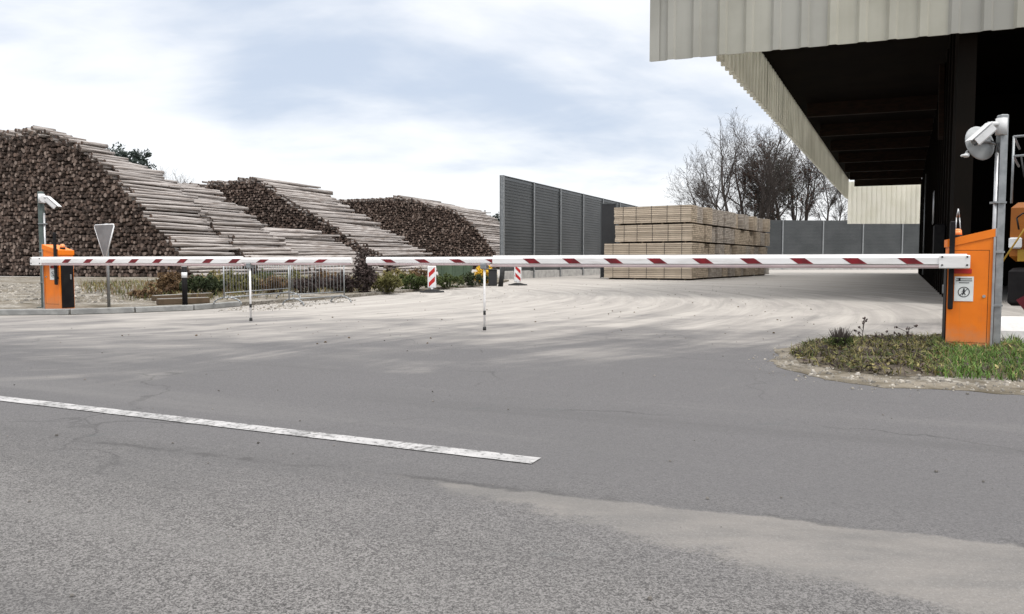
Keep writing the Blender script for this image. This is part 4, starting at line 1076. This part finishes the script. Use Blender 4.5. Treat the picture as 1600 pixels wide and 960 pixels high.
SH = [
 (232, 466, 60, 16, 'low dry brown weed nearest the road sign on the verge', 'leaf_brown', 500, .05),
 (262, 462, 56, 34, 'reddish brown dry weed left of the banded bollard', 'leaf_brown', 1100, .05),
 (318, 462, 74, 30, 'dark green bush right of the banded bollard', 'leaf_dark', 1500, .055),
 (358, 459, 60, 32, 'olive green bush behind the left crowd barrier', 'leaf_olive', 1300, .05),
 (392, 458, 46, 32, 'yellowish weed left of the left boom prop', 'leaf_olive', 800, .05),
 (430, 458, 56, 28, 'brown tangled weed behind the crowd barriers', 'leaf_brown', 900, .05),
 (482, 458, 70, 28, 'grey brown dead weeds behind the right crowd barrier', 'leaf_purple', 1100, .045),
 (536, 457, 60, 30, 'dark shrub just right of the crowd barriers', 'leaf_purple', 1200, .055),
 (568, 457, 30, 62, 'tall dark purple shrub standing in the gap between the boom tips', 'leaf_purple', 1700, .05),
 (602, 456, 64, 28, 'brown olive shrub right of the boom gap', 'leaf_olive', 1300, .05),
 (640, 452, 60, 24, 'green bush left of the nearer traffic beacon', 'leaf_green', 1100, .055),
 (655, 445, 50, 26, 'brown seeding weed behind the nearer traffic beacon', 'leaf_brown', 700, .06),
 (702, 449, 60, 20, 'low green weed right of the nearer traffic beacon', 'leaf_green', 800, .055),
 (738, 446, 56, 20, 'low dark weed in front of the green skip', 'leaf_dark', 800, .06),
 (757, 443, 40, 30, 'bright yellow autumn bush near the right boom prop', 'leaf_yellow', 900, .07),
 (290, 457, 60, 30, 'brown scrub directly behind the banded bollard', 'leaf_brown', 1000, .05),
 (342, 454, 70, 30, 'dry straw coloured scrub behind the dark green bush', 'grass_dry', 900, .05),
 (410, 453, 60, 30, 'dull green scrub behind the left boom prop', 'leaf_green', 900, .05),
 (458, 453, 60, 30, 'olive scrub behind the post between the crowd barriers', 'leaf_olive', 900, .05),
 (510, 452, 60, 28, 'brown dead scrub behind the right end of the crowd barriers', 'leaf_brown', 900, .05),
 (622, 447, 60, 26, 'straw coloured dry scrub between brown olive shrub and green bush', 'grass_dry', 800, .055),
]
for i, (px, py, wp, hp_, lb, lm, n, ls) in enumerate(SH):
    shrub(px, py, wp, hp_, lb, lm, 100+i, int(n*1.4), ls*1.1, stems=30)

def inpoly(x, y, poly):
    c = False; n = len(poly)
    for i in range(n):
        x1, y1 = poly[i][0], poly[i][1]; x2, y2 = poly[i-1][0], poly[i-1][1]
        if (y1 > y) != (y2 > y) and x < (x2-x1)*(y-y1)/(y2-y1)+x1: c = not c
    return c
def blade(b, p, h, w_, r, lean=.5):
    a = r.uniform(0, 6.28); d = Vector((math.cos(a), math.sin(a), 0)); s_ = Vector((-d.y, d.x, 0))*w_
    m_ = p+d*h*lean*.35+Vector((0, 0, h*.6)); e = p+d*h*lean+Vector((0, 0, h*r.uniform(.75, 1)))
    b.add([p-s_, p+s_, m_+s_*.7, m_-s_*.7, e], [(0, 1, 2, 3), (3, 2, 4)])
r = random.Random(77)
mpo = [(p.x, p.y) for p in mp]
def scatter(poly, n, r):
    xs = [p[0] for p in poly]; ys = [p[1] for p in poly]; out = []
    while len(out) < n:
        x, y = r.uniform(min(xs), max(xs)), r.uniform(min(ys), max(ys))
        if inpoly(x, y, poly): out.append((x, y))
    return out
def mz_at(x, y):
    # radial fraction from the mound centre
    d = Vector((x-mc.x, y-mc.y, 0)); best = 1e9; ang = math.atan2(d.y, d.x)
    for p in mp:
        a = math.atan2(p.y-mc.y, p.x-mc.x); da = abs((a-ang+math.pi) % (2*math.pi)-math.pi)
        if da < best: best = da; rad = math.hypot(p.x-mc.x, p.y-mc.y)
    return mound_z(min(1, d.length/rad), Vector((x, y, 0)))
gx0 = [G(1462, 538), G(1480, 530), G(1800, 545), G(1800, 628), G(1600, 598), G(1470, 592), G(1440, 580)]
b = MB()
for x, y in scatter([(p.x, p.y) for p in gx0], 9000, r):
    z = mz_at(x, y) if inpoly(x, y, mpo) else .012
    blade(b, Vector((x, y, z-.01)), r.uniform(.05, .16)*(.7+.6*mnoise.noise(Vector((x*4, y*4, 2)))), r.uniform(.003, .006), r, r.uniform(.3, 1.3)); b.mi[-1] = b.mi[-2] = r.choice((0, 0, 0, 0, 0, 0, 1, 2))
o = b.build('grass', [M['grass'], M['grass_dry'], M['leaf_green']]); tag(o, 'lush green grass around the foot of the right cabinet', 'grass', None, 'stuff')
b = MB(); 
for x, y in scatter(mpo, 17000, r):
    if x/y > (1485-800)/1200 and r.random() < .8: continue
    if mnoise.noise(Vector((x*3, y*3, 1))) < -.22: continue
    z = mz_at(x, y)
    k0 = len(b.mi)
    if r.random() < .45: blade(b, Vector((x, y, z-.005)), r.uniform(.04, .13), r.uniform(.003, .006), r, r.uniform(.5, 1.6))
    else: leaf(b, Vector((x, y, z+r.uniform(.0, .05))), (rvec(r)*.8+Vector((0, 0, 1))).normalized(), r.uniform(.015, .04), r)
    b.mi[k0:] = [r.choice((0, 1, 1, 2, 3, 3))]*(len(b.mi)-k0)
o = b.build('ground_cover', [M['grass_dry'], M['leaf_olive'], M['leaf_green'], M['leaf_purple']]); tag(o, 'dry yellow green ground cover on the island mound', 'ground cover', None, 'stuff')
b = MB()
vpo = [(p.x, p.y) for p in [G(200, 476), G(380, 474), G(560, 461), G(780, 443), G(780, 436), G(560, 436), G(300, 441), G(120, 447), G(130, 462)]]
for x, y in scatter(vpo, 15000, r):
    if mnoise.noise(Vector((x*.9, y*.6, 6))) < -.18: continue
    blade(b, Vector((x, y, .07)), r.uniform(.10, .26)*(1+1.1*max(0, mnoise.noise(Vector((x*.7, y*.5, 9))))), r.uniform(.005, .011), r, r.uniform(.3, 1.0)); b.mi[-1] = b.mi[-2] = r.choice((0, 1, 1, 2, 3, 3))
o = b.build('verge_grass', [M['grass_dry'], M['leaf_olive'], M['leaf_green'], M['leaf_brown']]); tag(o, 'rough dry grass along the left verge', 'grass', None, 'stuff')

# plants on the island
def tuft(px, py, h, n, spread, label, m, seed):
    g = G(px, py, .1); r = random.Random(seed); b = MB()
    for _ in range(n):
        a = r.uniform(0, 6.28); k = r.random()**.5; p = Vector((math.cos(a), math.sin(a), 0))*k*.05
        e = Vector((math.cos(a)*spread*k, math.sin(a)*spread*k, h*r.uniform(.6, 1)))
        b.tube(p, p.lerp(e, .5)+Vector((0, 0, h*.06)), .0045, .004, 4, 0, False); b.tube(p.lerp(e, .5)+Vector((0, 0, h*.06)), e, .004, .0015, 4, 0, False)
    t = thing('grass_tuft', label, 'plant', g, 0); b.build('stalks', M[m], t)
    lf = MB()
    for _ in range(n*4):
        a = r.uniform(0, 6.28); k = r.random()**.5
        leaf(lf, Vector((math.cos(a)*spread*k, math.sin(a)*spread*k, h*r.uniform(.05, .45))), rvec(r), .018, r)
    lf.build('foliage', M['leaf_green'], t)
tuft(1313, 540, .20, 90, .13, 'spiky dark grass tuft on top of the island mound', 'branch', 1)
def stalk(px, py, h, label, seed):
    g = G(px, py, .1); r = random.Random(seed); t = thing('weed', label, 'plant', g, 0); b = MB(); lf = MB()
    b.path([(0, 0, 0), (.01, 0, h*.5), (.03, 0, h)], .004, 5)
    for k in range(6):
        z = h*(.3+.11*k); e = Vector((r.uniform(-.12, .12), r.uniform(-.08, .08), z+.05)); b.tube((.01, 0, z), e, .003, .002, 4); lf.sphere(e, .012, 6, 4)
        for _ in range(3): leaf(lf, e+rvec(r)*.02, rvec(r), .018, r)
    b.build('stem', M['branch'], t); lf.build('seed_heads', M['leaf_purple'], t)
stalk(1346, 541, .30, 'thin branching weed right of the spiky tuft', 4)
stalk(1416, 541, .20, 'small thin weed near the orange cabinet on the mound', 6)
stalk(1388, 540, .12, 'shortest thin weed on the middle of the mound', 8)

# loose stones
def stones(name, label, poly, n, smin, smax, z, seed):
    r = random.Random(seed); b = MB()
    for x, y in scatter(poly, n, r):
        s_ = smin*(smax/smin)**(r.random()**2.2); vs = []
        for v in ((-1, -1, 0), (1, -1, 0), (1, 1, 0), (-1, 1, 0), (-.7, -.6, 1), (.6, -.7, 1), (.7, .6, 1), (-.6, .7, 1)):
            vs.append((x+v[0]*s_*r.uniform(.6, 1.1), y+v[1]*s_*r.uniform(.6, 1.1), z+v[2]*s_*r.uniform(.6, 1.1)))
        b.add(vs, [(4, 5, 6, 7), (0, 1, 5, 4), (1, 2, 6, 5), (2, 3, 7, 6), (3, 0, 4, 7)])
    tag(b.build(name, M['bearer' if 'bark' in name else 'grit' if 'road' in name else 'stone']), label, 'gravel', None, 'stuff')
stones('island_gravel', 'loose pale pebbles around the right island', [(p.x, p.y) for p in ip], 2600, .005, .024, .003, 3)
stones('rim_gravel', 'stray pebbles spilling off the right island onto the asphalt', [(p.x, p.y) for p in [G(1150, 566), G(1220, 540), G(1300, 522), G(1500, 518), G(1800, 530), G(1800, 660), G(1600, 630), G(1480, 622), G(1370, 618), G(1270, 603), G(1190, 583)]], 1500, .003, .014, .003, 12)
stones('verge_gravel', 'loose pale stones on the left verge beside the sign', [(p.x, p.y) for p in [G(-80, 484), G(250, 478), G(420, 472), G(420, 455), G(240, 446), G(-80, 446)]], 3200, .012, .06, .075, 4)
stones('road_grit', 'scattered small stones and grit on the asphalt', [(-7, 2.2), (6, 2.2), (9, 14), (-8, 14)], 600, .002, .009, .003, 5)
stones('gateway_gravel', 'loose gravel at the end of the kerb', [(p.x, p.y) for p in [G(330, 489), G(430, 486), G(560, 470), G(540, 464), G(370, 478)]], 500, .008, .03, .003, 6)
stones('bark_debris', 'dark bark crumbs dropped on the dusty yard', [(-6, 9), (4, 9), (12, 34), (-1, 34)], 420, .005, .018, .003, 9)
